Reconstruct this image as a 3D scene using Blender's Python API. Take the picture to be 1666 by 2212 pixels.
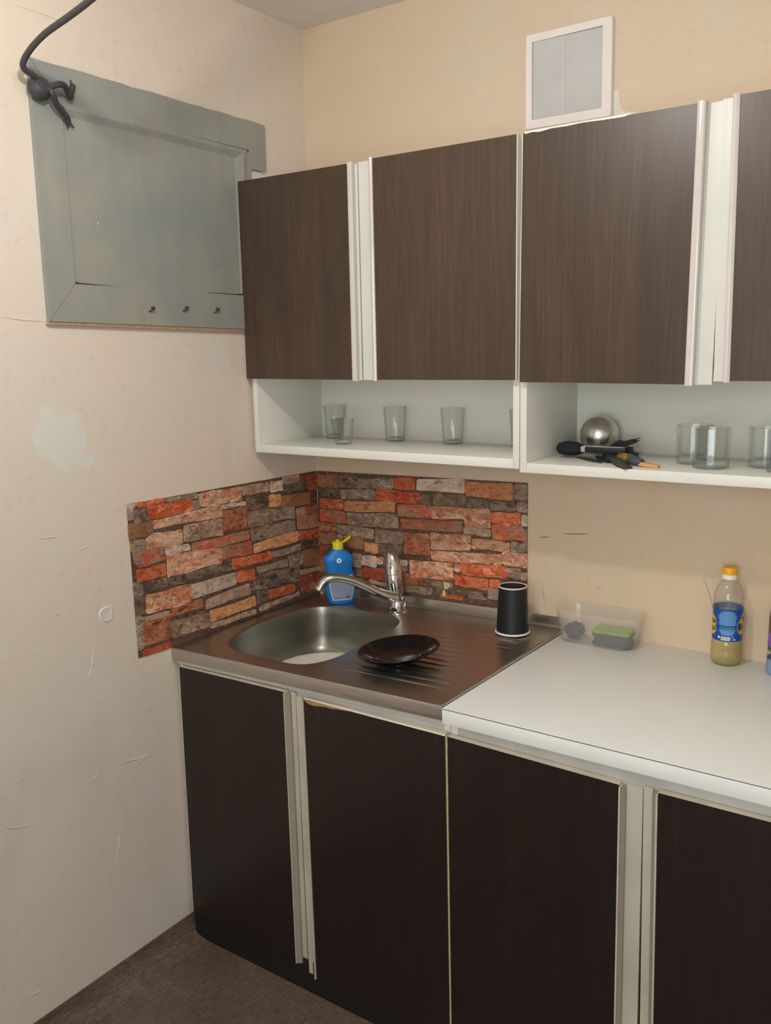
import bpy, bmesh, math, random
from mathutils import Vector, Matrix, noise

for o in list(bpy.data.objects):
    bpy.data.objects.remove(o, do_unlink=True)
SC = bpy.context.scene
COL = SC.collection
random.seed(7)

# ------------------------------------------------------------------ camera
cam_d = bpy.data.cameras.new('camera')
cam = bpy.data.objects.new('camera', cam_d)
COL.objects.link(cam)
cam_d.sensor_fit = 'HORIZONTAL'
cam_d.sensor_width = 36.0
cam_d.lens = 36.0 * 1971.09 / 1666.0
cam_d.clip_start = 0.02
_F = Vector((-0.5714, 0.8017, -0.1753)).normalized()
_R = Vector((0.8163, 0.5772, -0.0208))
_R = (_R - _F * _R.dot(_F)).normalized()
_U = _R.cross(_F)
cam.matrix_world = Matrix(((_R.x, _U.x, -_F.x, 1.8123), (_R.y, _U.y, -_F.y, -2.1773), (_R.z, _U.z, -_F.z, 1.5891), (0, 0, 0, 1)))
SC.camera = cam

# ------------------------------------------------------------------ light and exposure
W = bpy.data.worlds.new('world')
SC.world = W
W.use_nodes = True
W.node_tree.nodes['Background'].inputs[0].default_value = (0.9, 0.92, 1.0, 1)
W.node_tree.nodes['Background'].inputs[1].default_value = 0.0
lamp_d = bpy.data.lights.new('ceiling_bulb', 'POINT')
lamp_d.energy = 22.5
lamp_d.color = (1.0, 0.98, 0.945)
lamp_d.shadow_soft_size = 0.03
lamp = bpy.data.objects.new('ceiling_bulb', lamp_d)
COL.objects.link(lamp)
lamp.location = (0.90, -1.40, 2.34)
fill_d = bpy.data.lights.new('added_fill_light', 'AREA')  # fill light added to lift the shaded middle of the room
fill_d.shape = 'RECTANGLE'; fill_d.size = 1.2; fill_d.size_y = 1.3
fill_d.energy = 34.0
fill_d.color = (0.90, 0.96, 1.0)
fill_lamp = bpy.data.objects.new('added_fill_light', fill_d)
COL.objects.link(fill_lamp)
fill_lamp.location = (1.80, -3.285, 1.5)
fill_lamp.rotation_euler = (math.radians(-90), 0, math.radians(180))
SC.view_settings.view_transform = 'Standard'
SC.view_settings.look = 'None'
SC.view_settings.gamma = 1.0
SC.view_settings.exposure = 0.0
SC.view_settings.use_curve_mapping = False

# ------------------------------------------------------------------ materials
def lin(c):
    return tuple(((v / 255.0) / 12.92 if v / 255.0 <= 0.04045 else ((v / 255.0 + 0.055) / 1.055) ** 2.4) for v in c) + (1.0,)

class NT:
    def __init__(s, name):
        s.m = bpy.data.materials.new(name); s.m.use_nodes = True
        s.t = s.m.node_tree; s.b = s.t.nodes['Principled BSDF']
    def n(s, typ, **kw):
        nd = s.t.nodes.new(typ)
        for k, v in kw.items():
            if hasattr(nd, k): setattr(nd, k, v)
            else: nd.inputs[k.replace('_', ' ')].default_value = v
        return nd
    def l(s, a, b): s.t.links.new(a, b)
    def coords(s, scale=(1, 1, 1), kind='Object'):
        tc = s.n('ShaderNodeTexCoord'); mp = s.n('ShaderNodeMapping')
        mp.inputs['Scale'].default_value = scale
        s.l(tc.outputs[kind], mp.inputs['Vector']); return mp.outputs['Vector']
    def noise(s, vec, scale, detail=4, rough=.55, dist=0):
        nd = s.n('ShaderNodeTexNoise'); s.l(vec, nd.inputs['Vector'])
        nd.inputs['Scale'].default_value = scale; nd.inputs['Detail'].default_value = detail
        nd.inputs['Roughness'].default_value = rough; nd.inputs['Distortion'].default_value = dist
        return nd.outputs['Fac']
    def ramp(s, fac, stops):
        r = s.n('ShaderNodeValToRGB'); s.l(fac, r.inputs['Fac'])
        e = r.color_ramp.elements
        while len(e) < len(stops): e.new(0.5)
        for i, (p, c) in enumerate(stops): e[i].position = p; e[i].color = c
        return r.outputs['Color']
    def mix(s, fac, a, b, blend='MIX'):
        x = s.n('ShaderNodeMixRGB'); x.blend_type = blend
        for i, v in ((0, fac), (1, a), (2, b)):
            if isinstance(v, (int, float)): x.inputs[i].default_value = v
            elif isinstance(v, tuple): x.inputs[i].default_value = v
            else: s.l(v, x.inputs[i])
        return x.outputs['Color']
    def bump(s, h, strength=.3, dist=.002):
        b = s.n('ShaderNodeBump'); s.l(h, b.inputs['Height'])
        b.inputs['Strength'].default_value = strength; b.inputs['Distance'].default_value = dist
        s.l(b.outputs['Normal'], s.b.inputs['Normal'])

def plain(name, c, rough=.5, metal=0.0, var=.06, nscale=20, bump=0, spec=.5, trans=0, ior=1.45, alpha=1, sss=0):
    N = NT(name); v = N.coords()
    c0 = lin(c)
    if var:
        f = N.noise(v, nscale, 5)
        a = tuple(min(1, x * (1 - var * 2)) for x in c0[:3]) + (1,)
        b = tuple(min(1, x * (1 + var)) for x in c0[:3]) + (1,)
        N.l(N.ramp(f, [(.3, a), (.7, b)]), N.b.inputs['Base Color'])
        if bump: N.bump(f, bump)
    else:
        N.b.inputs['Base Color'].default_value = c0
    N.b.inputs['Roughness'].default_value = rough
    N.b.inputs['Metallic'].default_value = metal
    N.b.inputs['Specular IOR Level'].default_value = spec
    N.b.inputs['Transmission Weight'].default_value = trans
    N.b.inputs['IOR'].default_value = ior
    N.b.inputs['Alpha'].default_value = alpha
    return N.m

def paint_wall(name, base, alt, pale):
    N = NT(name); v = N.coords()
    f1 = N.noise(v, 1.1, 5, .5); f2 = N.noise(v, 4.5, 6, .6); f3 = N.noise(v, 38, 5, .6)
    col = N.ramp(f1, [(.36, lin(base)), (.62, lin(alt))])
    col = N.mix(N.ramp(f2, [(.5, (0, 0, 0, 1)), (.78, (.55, .55, .55, 1))]), col, lin(pale))
    col = N.mix(N.ramp(f3, [(.2, (.25, .25, .25, 1)), (.42, (0, 0, 0, 1))]), col, lin((168, 140, 112)))
    # dull smears and specks with their own shape
    vs = N.coords((1.0, 1.0, .45)); f4 = N.noise(vs, 3.1, 3, .5, .6)
    col = N.mix(N.ramp(f4, [(.62, (0, 0, 0, 1)), (.8, (.35, .35, .35, 1))]), col, lin((196, 176, 156)))
    N.l(col, N.b.inputs['Base Color'])
    N.b.inputs['Roughness'].default_value = .62
    N.b.inputs['Specular IOR Level'].default_value = .3
    hmix = N.mix(.5, N.noise(v, 7, 6, .55), N.noise(v, 60, 4, .6))
    N.bump(hmix, .22, .006)
    return N.m

M = {}
M['wall'] = paint_wall('peach_wall_paint', (216, 190, 160), (211, 191, 167), (212, 200, 184))
M['wall_side'] = paint_wall('pale_peach_wall_paint', (222, 206, 188), (218, 208, 195), (220, 213, 205))
M['wall_far'] = plain('pale_wallpaper', (222, 216, 206), .8, var=.03, nscale=9)
M['ceiling'] = plain('ceiling_whitewash', (228, 223, 218), .8, var=.04, nscale=6)

def wood(name, c):
    N = NT(name); v = N.coords((1, 1, 1))
    vs = N.coords((26, 26, 1.3)); vf = N.coords((260, 260, 9)); vb = N.coords((5.0, 5.0, 0.75))
    big = N.noise(vb, 2.0, 3, .5, 1.2); mid = N.noise(vs, 2.2, 6, .62, .5); fine = N.noise(vf, 1.0, 3, .6)
    wv = N.n('ShaderNodeTexWave'); wv.wave_type = 'RINGS'; wv.rings_direction = 'Y'
    mp = N.coords((9, 1, 0.9)); N.l(mp, wv.inputs['Vector'])
    wv.inputs['Scale'].default_value = 2.6; wv.inputs['Distortion'].default_value = 7; wv.inputs['Detail'].default_value = 3
    wv.inputs['Detail Scale'].default_value = 1.2
    g = N.mix(.12, mid, wv.outputs['Fac']); g = N.mix(.4, g, big); g = N.mix(.3, g, fine)
    col = N.ramp(g, [(.3, lin(c[0])), (.5, lin(c[1])), (.7, lin(c[2]))])
    pore = N.noise(N.coords((420, 420, 26)), 1.0, 1, .5)
    col = N.mix(N.ramp(pore, [(.68, (0, 0, 0, 1)), (.74, (.6, .6, .6, 1))]), col, lin(c[3]))
    N.l(col, N.b.inputs['Base Color'])
    N.b.inputs['Roughness'].default_value = .37
    N.b.inputs['Specular IOR Level'].default_value = .45
    N.bump(fine, .1, .001)
    return N.m
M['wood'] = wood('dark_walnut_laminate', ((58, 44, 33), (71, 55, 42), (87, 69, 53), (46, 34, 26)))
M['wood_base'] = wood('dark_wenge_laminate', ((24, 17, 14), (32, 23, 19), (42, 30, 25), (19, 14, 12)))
M['white_lam'] = plain('white_laminate', (226, 224, 214), .32, var=.02, nscale=4)
M['worktop'] = plain('worktop_white_laminate', (230, 231, 226), .35, var=.015, nscale=3)
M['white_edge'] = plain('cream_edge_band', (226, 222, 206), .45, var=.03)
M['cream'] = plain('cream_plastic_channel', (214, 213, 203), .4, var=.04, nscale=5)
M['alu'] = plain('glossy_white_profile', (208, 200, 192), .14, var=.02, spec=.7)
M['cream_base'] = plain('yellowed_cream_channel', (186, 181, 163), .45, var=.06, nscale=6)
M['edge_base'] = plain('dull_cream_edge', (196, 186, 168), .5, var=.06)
M['grip_grey'] = plain('grey_brown_profile', (150, 138, 124), .4, var=.04)
M['rail'] = plain('grey_white_rail', (192, 188, 180), .5, var=.05)
M['dark'] = plain('black_plinth', (24, 22, 21), .7, var=.1)
M['seam'] = plain('dark_seam', (58, 50, 44), .7, var=.1)
M['chip'] = plain('bare_chipboard', (176, 134, 88), .9, var=.2, nscale=160, bump=.5)
M['caulk'] = plain('yellowed_sealant', (206, 190, 146), .6, var=.1, nscale=80)

def steel(name, c, rough, an=True):
    N = NT(name); v = N.coords((6.0, 90, 90)); f = N.noise(v, 3, 3, .5)
    c0 = lin(c); d = tuple(x * .86 for x in c0[:3]) + (1,)
    N.l(N.ramp(f, [(.3, d), (.7, c0)]), N.b.inputs['Base Color'])
    r = N.ramp(f, [(.3, (rough * .85,) * 3 + (1,)), (.7, (rough * 1.15,) * 3 + (1,))]); N.l(r, N.b.inputs['Roughness'])
    N.b.inputs['Metallic'].default_value = 1.0
    if an: N.bump(f, .03, .0004)
    return N.m
M['steel'] = steel('brushed_stainless_steel', (190, 184, 174), .33)
M['steel_bowl'] = steel('satin_stainless_bowl', (160, 158, 148), .36, False)
M['steel_apron'] = steel('dull_stainless_reflection_tone', (206, 198, 188), .5)  # same steel as the top; bright room reflection put into the lighter colour
M['chrome'] = plain('chrome', (210, 210, 208), .07, metal=1.0, var=0)
M['ladle'] = plain('worn_steel', (214, 208, 200), .32, metal=1.0, var=.06, nscale=60)

def grey_paint():
    N = NT('old_grey_oil_paint'); v = N.coords()
    f = N.noise(v, 5, 6, .6); f2 = N.noise(N.coords((1, 1, .35)), 14, 5, .6, .4); f3 = N.noise(v, 70, 3, .5)
    col = N.ramp(f, [(.32, lin((143, 147, 143))), (.55, lin((152, 152, 142))), (.74, lin((161, 156, 137)))])
    col = N.mix(N.ramp(f2, [(.4, (.3, .3, .3, 1)), (.6, (0, 0, 0, 1))]), col, lin((126, 134, 137)))
    col = N.mix(N.ramp(f3, [(.74, (0, 0, 0, 1)), (.77, (1, 1, 1, 1))]), col, lin((206, 200, 186)))
    N.l(col, N.b.inputs['Base Color']); N.b.inputs['Roughness'].default_value = .42
    N.bump(N.mix(.5, f2, f), .3, .003)
    return N.m
M['grey'] = grey_paint()
M['rawwood'] = plain('bare_old_wood', (176, 146, 116), .8, var=.14, nscale=60)
M['plaster'] = plain('white_filler_plaster', (219, 215, 206), .8, var=.02, nscale=30)
M['vent'] = plain('white_vent_plastic', (230, 222, 216), .45, var=.02)
M['vent_slat'] = plain('grey_white_slats', (226, 224, 222), .5, var=.02)

def floor_mat():
    N = NT('brown_woven_linoleum')
    a = N.noise(N.coords((300, 34, 160)), 1, 2, .5); b = N.noise(N.coords((30, 240, 160)), 1, 2, .5)
    big = N.noise(N.coords(), 4.5, 5, .6)
    g = N.mix(.36, a, b); g = N.mix(.3, g, big)
    col = N.ramp(g, [(.34, lin((70, 57, 48))), (.5, lin((97, 81, 69))), (.66, lin((128, 110, 96)))])
    st = N.noise(N.coords(), 2.6, 3, .5, .8)
    col = N.mix(N.ramp(st, [(.58, (0, 0, 0, 1)), (.74, (.7, .7, .7, 1))]), col, lin((74, 60, 44)))
    N.l(col, N.b.inputs['Base Color']); N.b.inputs['Roughness'].default_value = .55
    N.bump(N.mix(.5, a, b), .35, .001)
    return N.m
M['floor'] = floor_mat()

def stone(name, a, b, speck=.3):
    N = NT(name); v = N.coords()
    inf = N.n('ShaderNodeObjectInfo')
    f = N.noise(N.coords((1, 1, 1.5)), 16, 6, .68, .8); f2 = N.noise(N.coords((1, 1, 2.4)), 40, 6, .7, .8)
    dk = tuple(int(x * .52) for x in a); hi = tuple(min(255, int(x * 1.12 + 26)) for x in b)
    col = N.ramp(f, [(.40, lin(a)), (.58, lin(b))])
    col = N.mix(N.ramp(f2, [(.36, (.85, .85, .85, 1)), (.49, (0, 0, 0, 1))]), col, lin(dk))
    f3 = N.noise(N.coords((1, 1, 1.8)), 26, 6, .72, 1.4)
    col = N.mix(N.ramp(f3, [(.54, (0, 0, 0, 1)), (.64, (.75, .75, .75, 1))]), col, lin(hi))
    mt = N.n('ShaderNodeMath', operation='MULTIPLY_ADD'); N.l(inf.outputs['Random'], mt.inputs[0]); mt.inputs[1].default_value = .3; mt.inputs[2].default_value = .85
    hsv = N.n('ShaderNodeHueSaturation'); N.l(col, hsv.inputs['Color']); N.l(mt.outputs[0], hsv.inputs['Value'])
    N.l(hsv.outputs['Color'], N.b.inputs['Base Color'])
    N.b.inputs['Roughness'].default_value = .38
    N.bump(f2, .25, .001)
    return N.m
ST = {'R': ((192, 80, 42), (208, 118, 78)), 'R2': ((172, 66, 38), (188, 94, 64)), 'D': ((144, 78, 50), (178, 114, 84)), 'D2': ((142, 60, 42), (166, 84, 62)),
      'P': ((184, 114, 80), (208, 164, 138)), 'P2': ((188, 108, 70), (210, 162, 132)), 'W': ((214, 192, 174), (190, 164, 144)), 'W2': ((192, 160, 136), (160, 130, 106)),
      'G': ((124, 104, 86), (162, 140, 118)), 'G2': ((140, 106, 82), (178, 150, 128)), 'K': ((80, 65, 53), (136, 115, 97)), 'K2': ((94, 75, 60), (146, 121, 100)),
      'O': ((216, 150, 96), (204, 144, 102)), 'O2': ((186, 118, 72), (166, 106, 70)), 'O3': ((198, 112, 70), (212, 162, 130)),
      'M': ((152, 130, 110), (188, 88, 54)), 'T': ((168, 116, 78), (136, 96, 70))}
for k_, (a_, b_) in ST.items():
    M['st_' + k_] = stone('printed_stone_' + k_.lower(), a_, b_)
def mortar():
    N = NT('printed_dark_joint'); f = N.noise(N.coords((1, 1, 3.0)), 70, 5, .7, .6)
    N.l(N.ramp(f, [(.38, lin((66, 47, 39))), (.55, lin((104, 78, 64))), (.68, lin((146, 116, 98)))]), N.b.inputs['Base Color'])
    N.b.inputs['Roughness'].default_value = .4
    return N.m
M['mortar'] = mortar()

def glass(name, tint=(1, 1, 1), rough=.03, milk=0.0, milkc=(.8, .8, .78), edge=.75):
    # thin clear wall: light passes straight on, the surface mirrors by its Fresnel share; milk adds cloudiness
    N = NT(name); t = N.t; outn = t.nodes['Material Output']; t.nodes.remove(N.b)
    tr = N.n('ShaderNodeBsdfTransparent'); tr.inputs['Color'].default_value = tint + (1,)
    gl = N.n('ShaderNodeBsdfGlossy'); gl.inputs['Roughness'].default_value = rough
    lw = N.n('ShaderNodeLayerWeight'); lw.inputs['Blend'].default_value = .5
    pw = N.n('ShaderNodeMath', operation='POWER'); N.l(lw.outputs['Facing'], pw.inputs[0]); pw.inputs[1].default_value = 4.0
    fr = N.n('ShaderNodeMath', operation='MULTIPLY_ADD'); N.l(pw.outputs[0], fr.inputs[0]); fr.inputs[1].default_value = .32; fr.inputs[2].default_value = .03
    p3 = N.n('ShaderNodeMath', operation='POWER'); N.l(lw.outputs['Facing'], p3.inputs[0]); p3.inputs[1].default_value = 3.0
    N.l(N.mix(p3.outputs[0], tint + (1,), tuple(x * edge for x in tint) + (1,)), tr.inputs['Color'])
    base = tr.outputs[0]
    if milk:
        df = N.n('ShaderNodeBsdfDiffuse'); df.inputs['Color'].default_value = milkc + (1,)
        mx0 = N.n('ShaderNodeMixShader'); mx0.inputs[0].default_value = milk; N.l(tr.outputs[0], mx0.inputs[1]); N.l(df.outputs[0], mx0.inputs[2]); base = mx0.outputs[0]
    mx = N.n('ShaderNodeMixShader'); N.l(fr.outputs[0], mx.inputs[0]); N.l(base, mx.inputs[1]); N.l(gl.outputs[0], mx.inputs[2])
    N.l(mx.outputs[0], outn.inputs['Surface'])
    return N.m
M['glass'] = glass('clear_glass', (.985, .99, .985), .04, .02, (.88, .9, .87), .72)
M['glass_base'] = glass('thick_glass_base', (.95, .965, .95), .08, .10, (.8, .83, .8), .8)
M['pet'] = glass('clear_bottle_plastic', (.985, .985, .98), .05, .035, (.86, .85, .83), .9)
M['oil'] = glass('sunflower_oil', (.995, .95, .66), .05, .24, (1.0, .80, .22), .95)
M['tub'] = glass('milky_clear_plastic', (.99, .985, .975), .25, .10, (.92, .9, .86), .95)
M['blue'] = plain('blue_bottle_plastic', (22, 128, 206), .38, var=.03)
M['yellow'] = plain('yellow_green_cap', (214, 212, 30), .4, var=.03)
M['label_grey'] = plain('lilac_grey_label', (142, 150, 176), .5, var=.03)
M['white'] = plain('white_print', (232, 232, 228), .5, var=0)
M['ink'] = plain('dark_print', (52, 58, 78), .6, var=0)
M['black_gloss'] = plain('black_glass_plate', (10, 10, 11), .12, var=0)
M['black_paper'] = plain('matt_black_paper', (22, 24, 28), .5, var=.06, nscale=60)
M['paper_white'] = plain('white_paper_rim', (226, 220, 212), .6, var=0)
M['paper_in'] = plain('dark_cup_base', (44, 34, 29), .7, var=.05)
M['orange_cap'] = plain('orange_yellow_cap', (236, 172, 10), .4, var=.02)
M['label_blue'] = plain('blue_label', (24, 78, 158), .4, var=.05, nscale=50)
M['label_light'] = plain('pale_blue_print', (110, 162, 214), .5, var=.05)
M['sun_petal'] = plain('sunflower_print', (232, 192, 40), .5, var=.12, nscale=120)
M['sun_heart'] = plain('sunflower_heart_print', (150, 92, 50), .5, var=.2, nscale=200)
M['teal'] = plain('teal_print', (56, 118, 146), .5, var=.05)
M['sponge'] = plain('dark_sponge_foam', (56, 64, 66), .95, var=.2, nscale=220, bump=.8)
M['green_pad'] = plain('green_scour_pad', (140, 176, 70), .95, var=.15, nscale=260, bump=.6)
M['wool'] = plain('dark_steel_wool', (66, 68, 74), .45, metal=.5, var=.3, nscale=200)
M['black'] = plain('black_plastic', (26, 27, 30), .45, var=.08, nscale=60)
M['bristle'] = plain('black_bristles', (22, 27, 32), .8, var=.2, nscale=300, bump=.8)
M['greyhandle'] = plain('light_grey_handle', (176, 172, 166), .4, var=.03)
M['camo'] = plain('black_gold_pattern', (150, 116, 44), .5, var=.45, nscale=140)
M['slate'] = plain('dark_teal_handle_end', (66, 78, 82), .5, var=.06)
M['spoonwood'] = plain('light_wood', (206, 156, 96), .6, var=.1, nscale=60)
M['blade'] = plain('dark_smoked_blade', (70, 68, 66), .4, metal=.3, var=.1)
M['cable'] = plain('dark_grey_rubber', (64, 62, 66), .5, var=.06)
M['purple'] = plain('purple_print', (140, 96, 170), .5, var=.1)
M['greenp'] = plain('green_print', (72, 110, 70), .5, var=.1)
M['bluep'] = plain('clear_blue_plastic', (140, 160, 196), .3, var=.1)
M['ceramic'] = plain('white_glazed_ceramic', (236, 232, 220), .12, var=.01)
M['scuff'] = plain('grey_scratch', (120, 96, 74), .8, var=.05)

# ------------------------------------------------------------------ mesh helpers
LOC = {}
class MB:
    def __init__(s): s.v = []; s.f = []; s.m = []
    def add(s, vs, fs, mi=0):
        k = len(s.v); s.v += [Vector(p) for p in vs]; s.f += [tuple(i + k for i in f) for f in fs]; s.m += [mi] * len(fs); return s
    def box(s, x0, x1, y0, y1, z0, z1, bev=0, mi=0, seg=2):
        bm = bmesh.new(); bmesh.ops.create_cube(bm, size=1)
        for v in bm.verts: v.co = Vector((x0 + (v.co.x + .5) * (x1 - x0), y0 + (v.co.y + .5) * (y1 - y0), z0 + (v.co.z + .5) * (z1 - z0)))
        if bev: bmesh.ops.bevel(bm, geom=list(bm.edges), offset=bev, segments=seg, affect='EDGES', profile=.5)
        bm.verts.index_update(); s.add([v.co.copy() for v in bm.verts], [[v.index for v in f.verts] for f in bm.faces], mi); bm.free(); return s
    def prism(s, poly, fn, d0, d1, mi=0, mi_side=None, inset=0):
        # poly (u,v) counter-clockwise seen from +d; fn(u,v,d)->point
        n = len(poly); cu = sum(p[0] for p in poly) / n; cv = sum(p[1] for p in poly) / n
        top = []
        for u, v in poly:
            du, dv = cu - u, cv - v; l = max(1e-9, math.hypot(du, dv)); q = min(inset / l, .4)
            top.append((u + du * q, v + dv * q))
        vs = [fn(u, v, d0) for u, v in poly] + [fn(u, v, d1) for u, v in top]
        ms = mi if mi_side is None else mi_side
        s.add(vs, [tuple(range(n, 2 * n))], mi)
        k = len(s.v) - 2 * n
        fs = [(k + i, k + (i + 1) % n, k + n + (i + 1) % n, k + n + i) for i in range(n)] + [tuple(k + i for i in reversed(range(n)))]
        s.f += fs; s.m += [ms] * len(fs); return s
    def rings(s, rs, cap0=True, cap1=True, mi=0, closed=True):
        n = len(rs[0]); k = len(s.v)
        for r in rs: s.v += [Vector(p) for p in r]
        for j in range(len(rs) - 1):
            for i in range(n if closed else n - 1):
                a = k + j * n + i; b = k + j * n + (i + 1) % n
                s.f.append((a, b, b + n, a + n)); s.m.append(mi)
        if cap0: s.f.append(tuple(k + i for i in reversed(range(n)))); s.m.append(mi)
        if cap1: s.f.append(tuple(k + (len(rs) - 1) * n + i for i in range(n))); s.m.append(mi)
        return s
    def lathe(s, prof, c, n=32, T=None, cap0=False, cap1=False, mi=0, sx=1, sy=1, flute=0, nf=10):
        rs = []
        for r, z in prof:
            ring = []
            for i in range(n):
                a = 2 * math.pi * i / n; rr = r * (1 + flute * math.cos(nf * a))
                p = Vector((rr * math.cos(a) * sx, rr * math.sin(a) * sy, z))
                if T is not None: p = T @ p
                ring.append(p + Vector(c))
            rs.append(ring)
        return s.rings(rs, cap0, cap1, mi)
    def tube(s, pts, rad, n=10, mi=0, cap=True, flat=1.0):
        P = [Vector(p) for p in pts]; R = rad if isinstance(rad, (list, tuple)) else [rad] * len(P)
        up = Vector((0, 0, 1)); rs = []
        prev = None
        for i, p in enumerate(P):
            t = (P[min(i + 1, len(P) - 1)] - P[max(i - 1, 0)]).normalized()
            if prev is None:
                a = t.cross(up)
                if a.length < .05: a = t.cross(Vector((1, 0, 0)))
                a.normalize()
            else:
                a = (prev - t * prev.dot(t)).normalized()
            prev = a; b = t.cross(a)
            rs.append([p + (a * math.cos(2 * math.pi * k / n) + b * math.sin(2 * math.pi * k / n) * flat) * R[i] for k in range(n)])
        return s.rings(rs, cap, cap, mi)
    def build(s, name, mats, parent=None, smooth=True, angle=35):
        if not isinstance(mats, (list, tuple)): mats = [mats]
        off = LOC[parent.name] if parent else Vector((0, 0, 0))
        me = bpy.data.meshes.new(name)
        me.from_pydata([tuple(v - off) for v in s.v], [], s.f)
        for m in mats: me.materials.append(m)
        for p, mi in zip(me.polygons, s.m): p.material_index = mi
        bm = bmesh.new(); bm.from_mesh(me); bmesh.ops.recalc_face_normals(bm, faces=bm.faces); bm.to_mesh(me); bm.free()
        if smooth:
            me.polygons.foreach_set('use_smooth', [True] * len(me.polygons))
            me.set_sharp_from_angle(angle=math.radians(angle))
        o = bpy.data.objects.new(name, me); COL.objects.link(o)
        if parent: o.parent = parent
        LOC[o.name] = off
        return o

def spline(pts, k=6):
    P = [Vector(p) for p in pts]; out = []
    for i in range(len(P) - 1):
        p0 = P[max(i - 1, 0)]; p1 = P[i]; p2 = P[i + 1]; p3 = P[min(i + 2, len(P) - 1)]
        for j in range(k):
            t = j / k
            out.append(.5 * ((2 * p1) + (p2 - p0) * t + (2 * p0 - 5 * p1 + 4 * p2 - p3) * t * t + (3 * p1 - p0 - 3 * p2 + p3) * t ** 3))
    out.append(P[-1]); return out

def tag(o, label=None, cat=None, group=None, kind=None):
    if label: o['label'] = label
    if cat: o['category'] = cat
    if group: o['group'] = group
    if kind: o['kind'] = kind
    return o
def thing(name, loc, label, cat, group=None):
    o = bpy.data.objects.new(name, None); COL.objects.link(o); o.location = loc; o.empty_display_size = .05
    LOC[o.name] = Vector(loc)
    return tag(o, label, cat, group)
def copy_tree(o, loc, label=None):
    c = o.copy(); COL.objects.link(c); c.location = loc; LOC[c.name] = Vector(loc)
    if label: c['label'] = label
    for ch in [x for x in bpy.data.objects if x.parent == o]:
        d = ch.copy(); COL.objects.link(d); d.parent = c
        for g in [x for x in bpy.data.objects if x.parent == ch]:
            e = g.copy(); COL.objects.link(e); e.parent = d
    return c
K = 0.0208                                   # the left wall is a little out of square
def LW(s, z, d): return Vector((K * s + d, -s, z))          # left wall: s from the corner, height, depth out of the wall
def BW(x, z, d): return Vector((x, -d, z))                  # back wall
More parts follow.
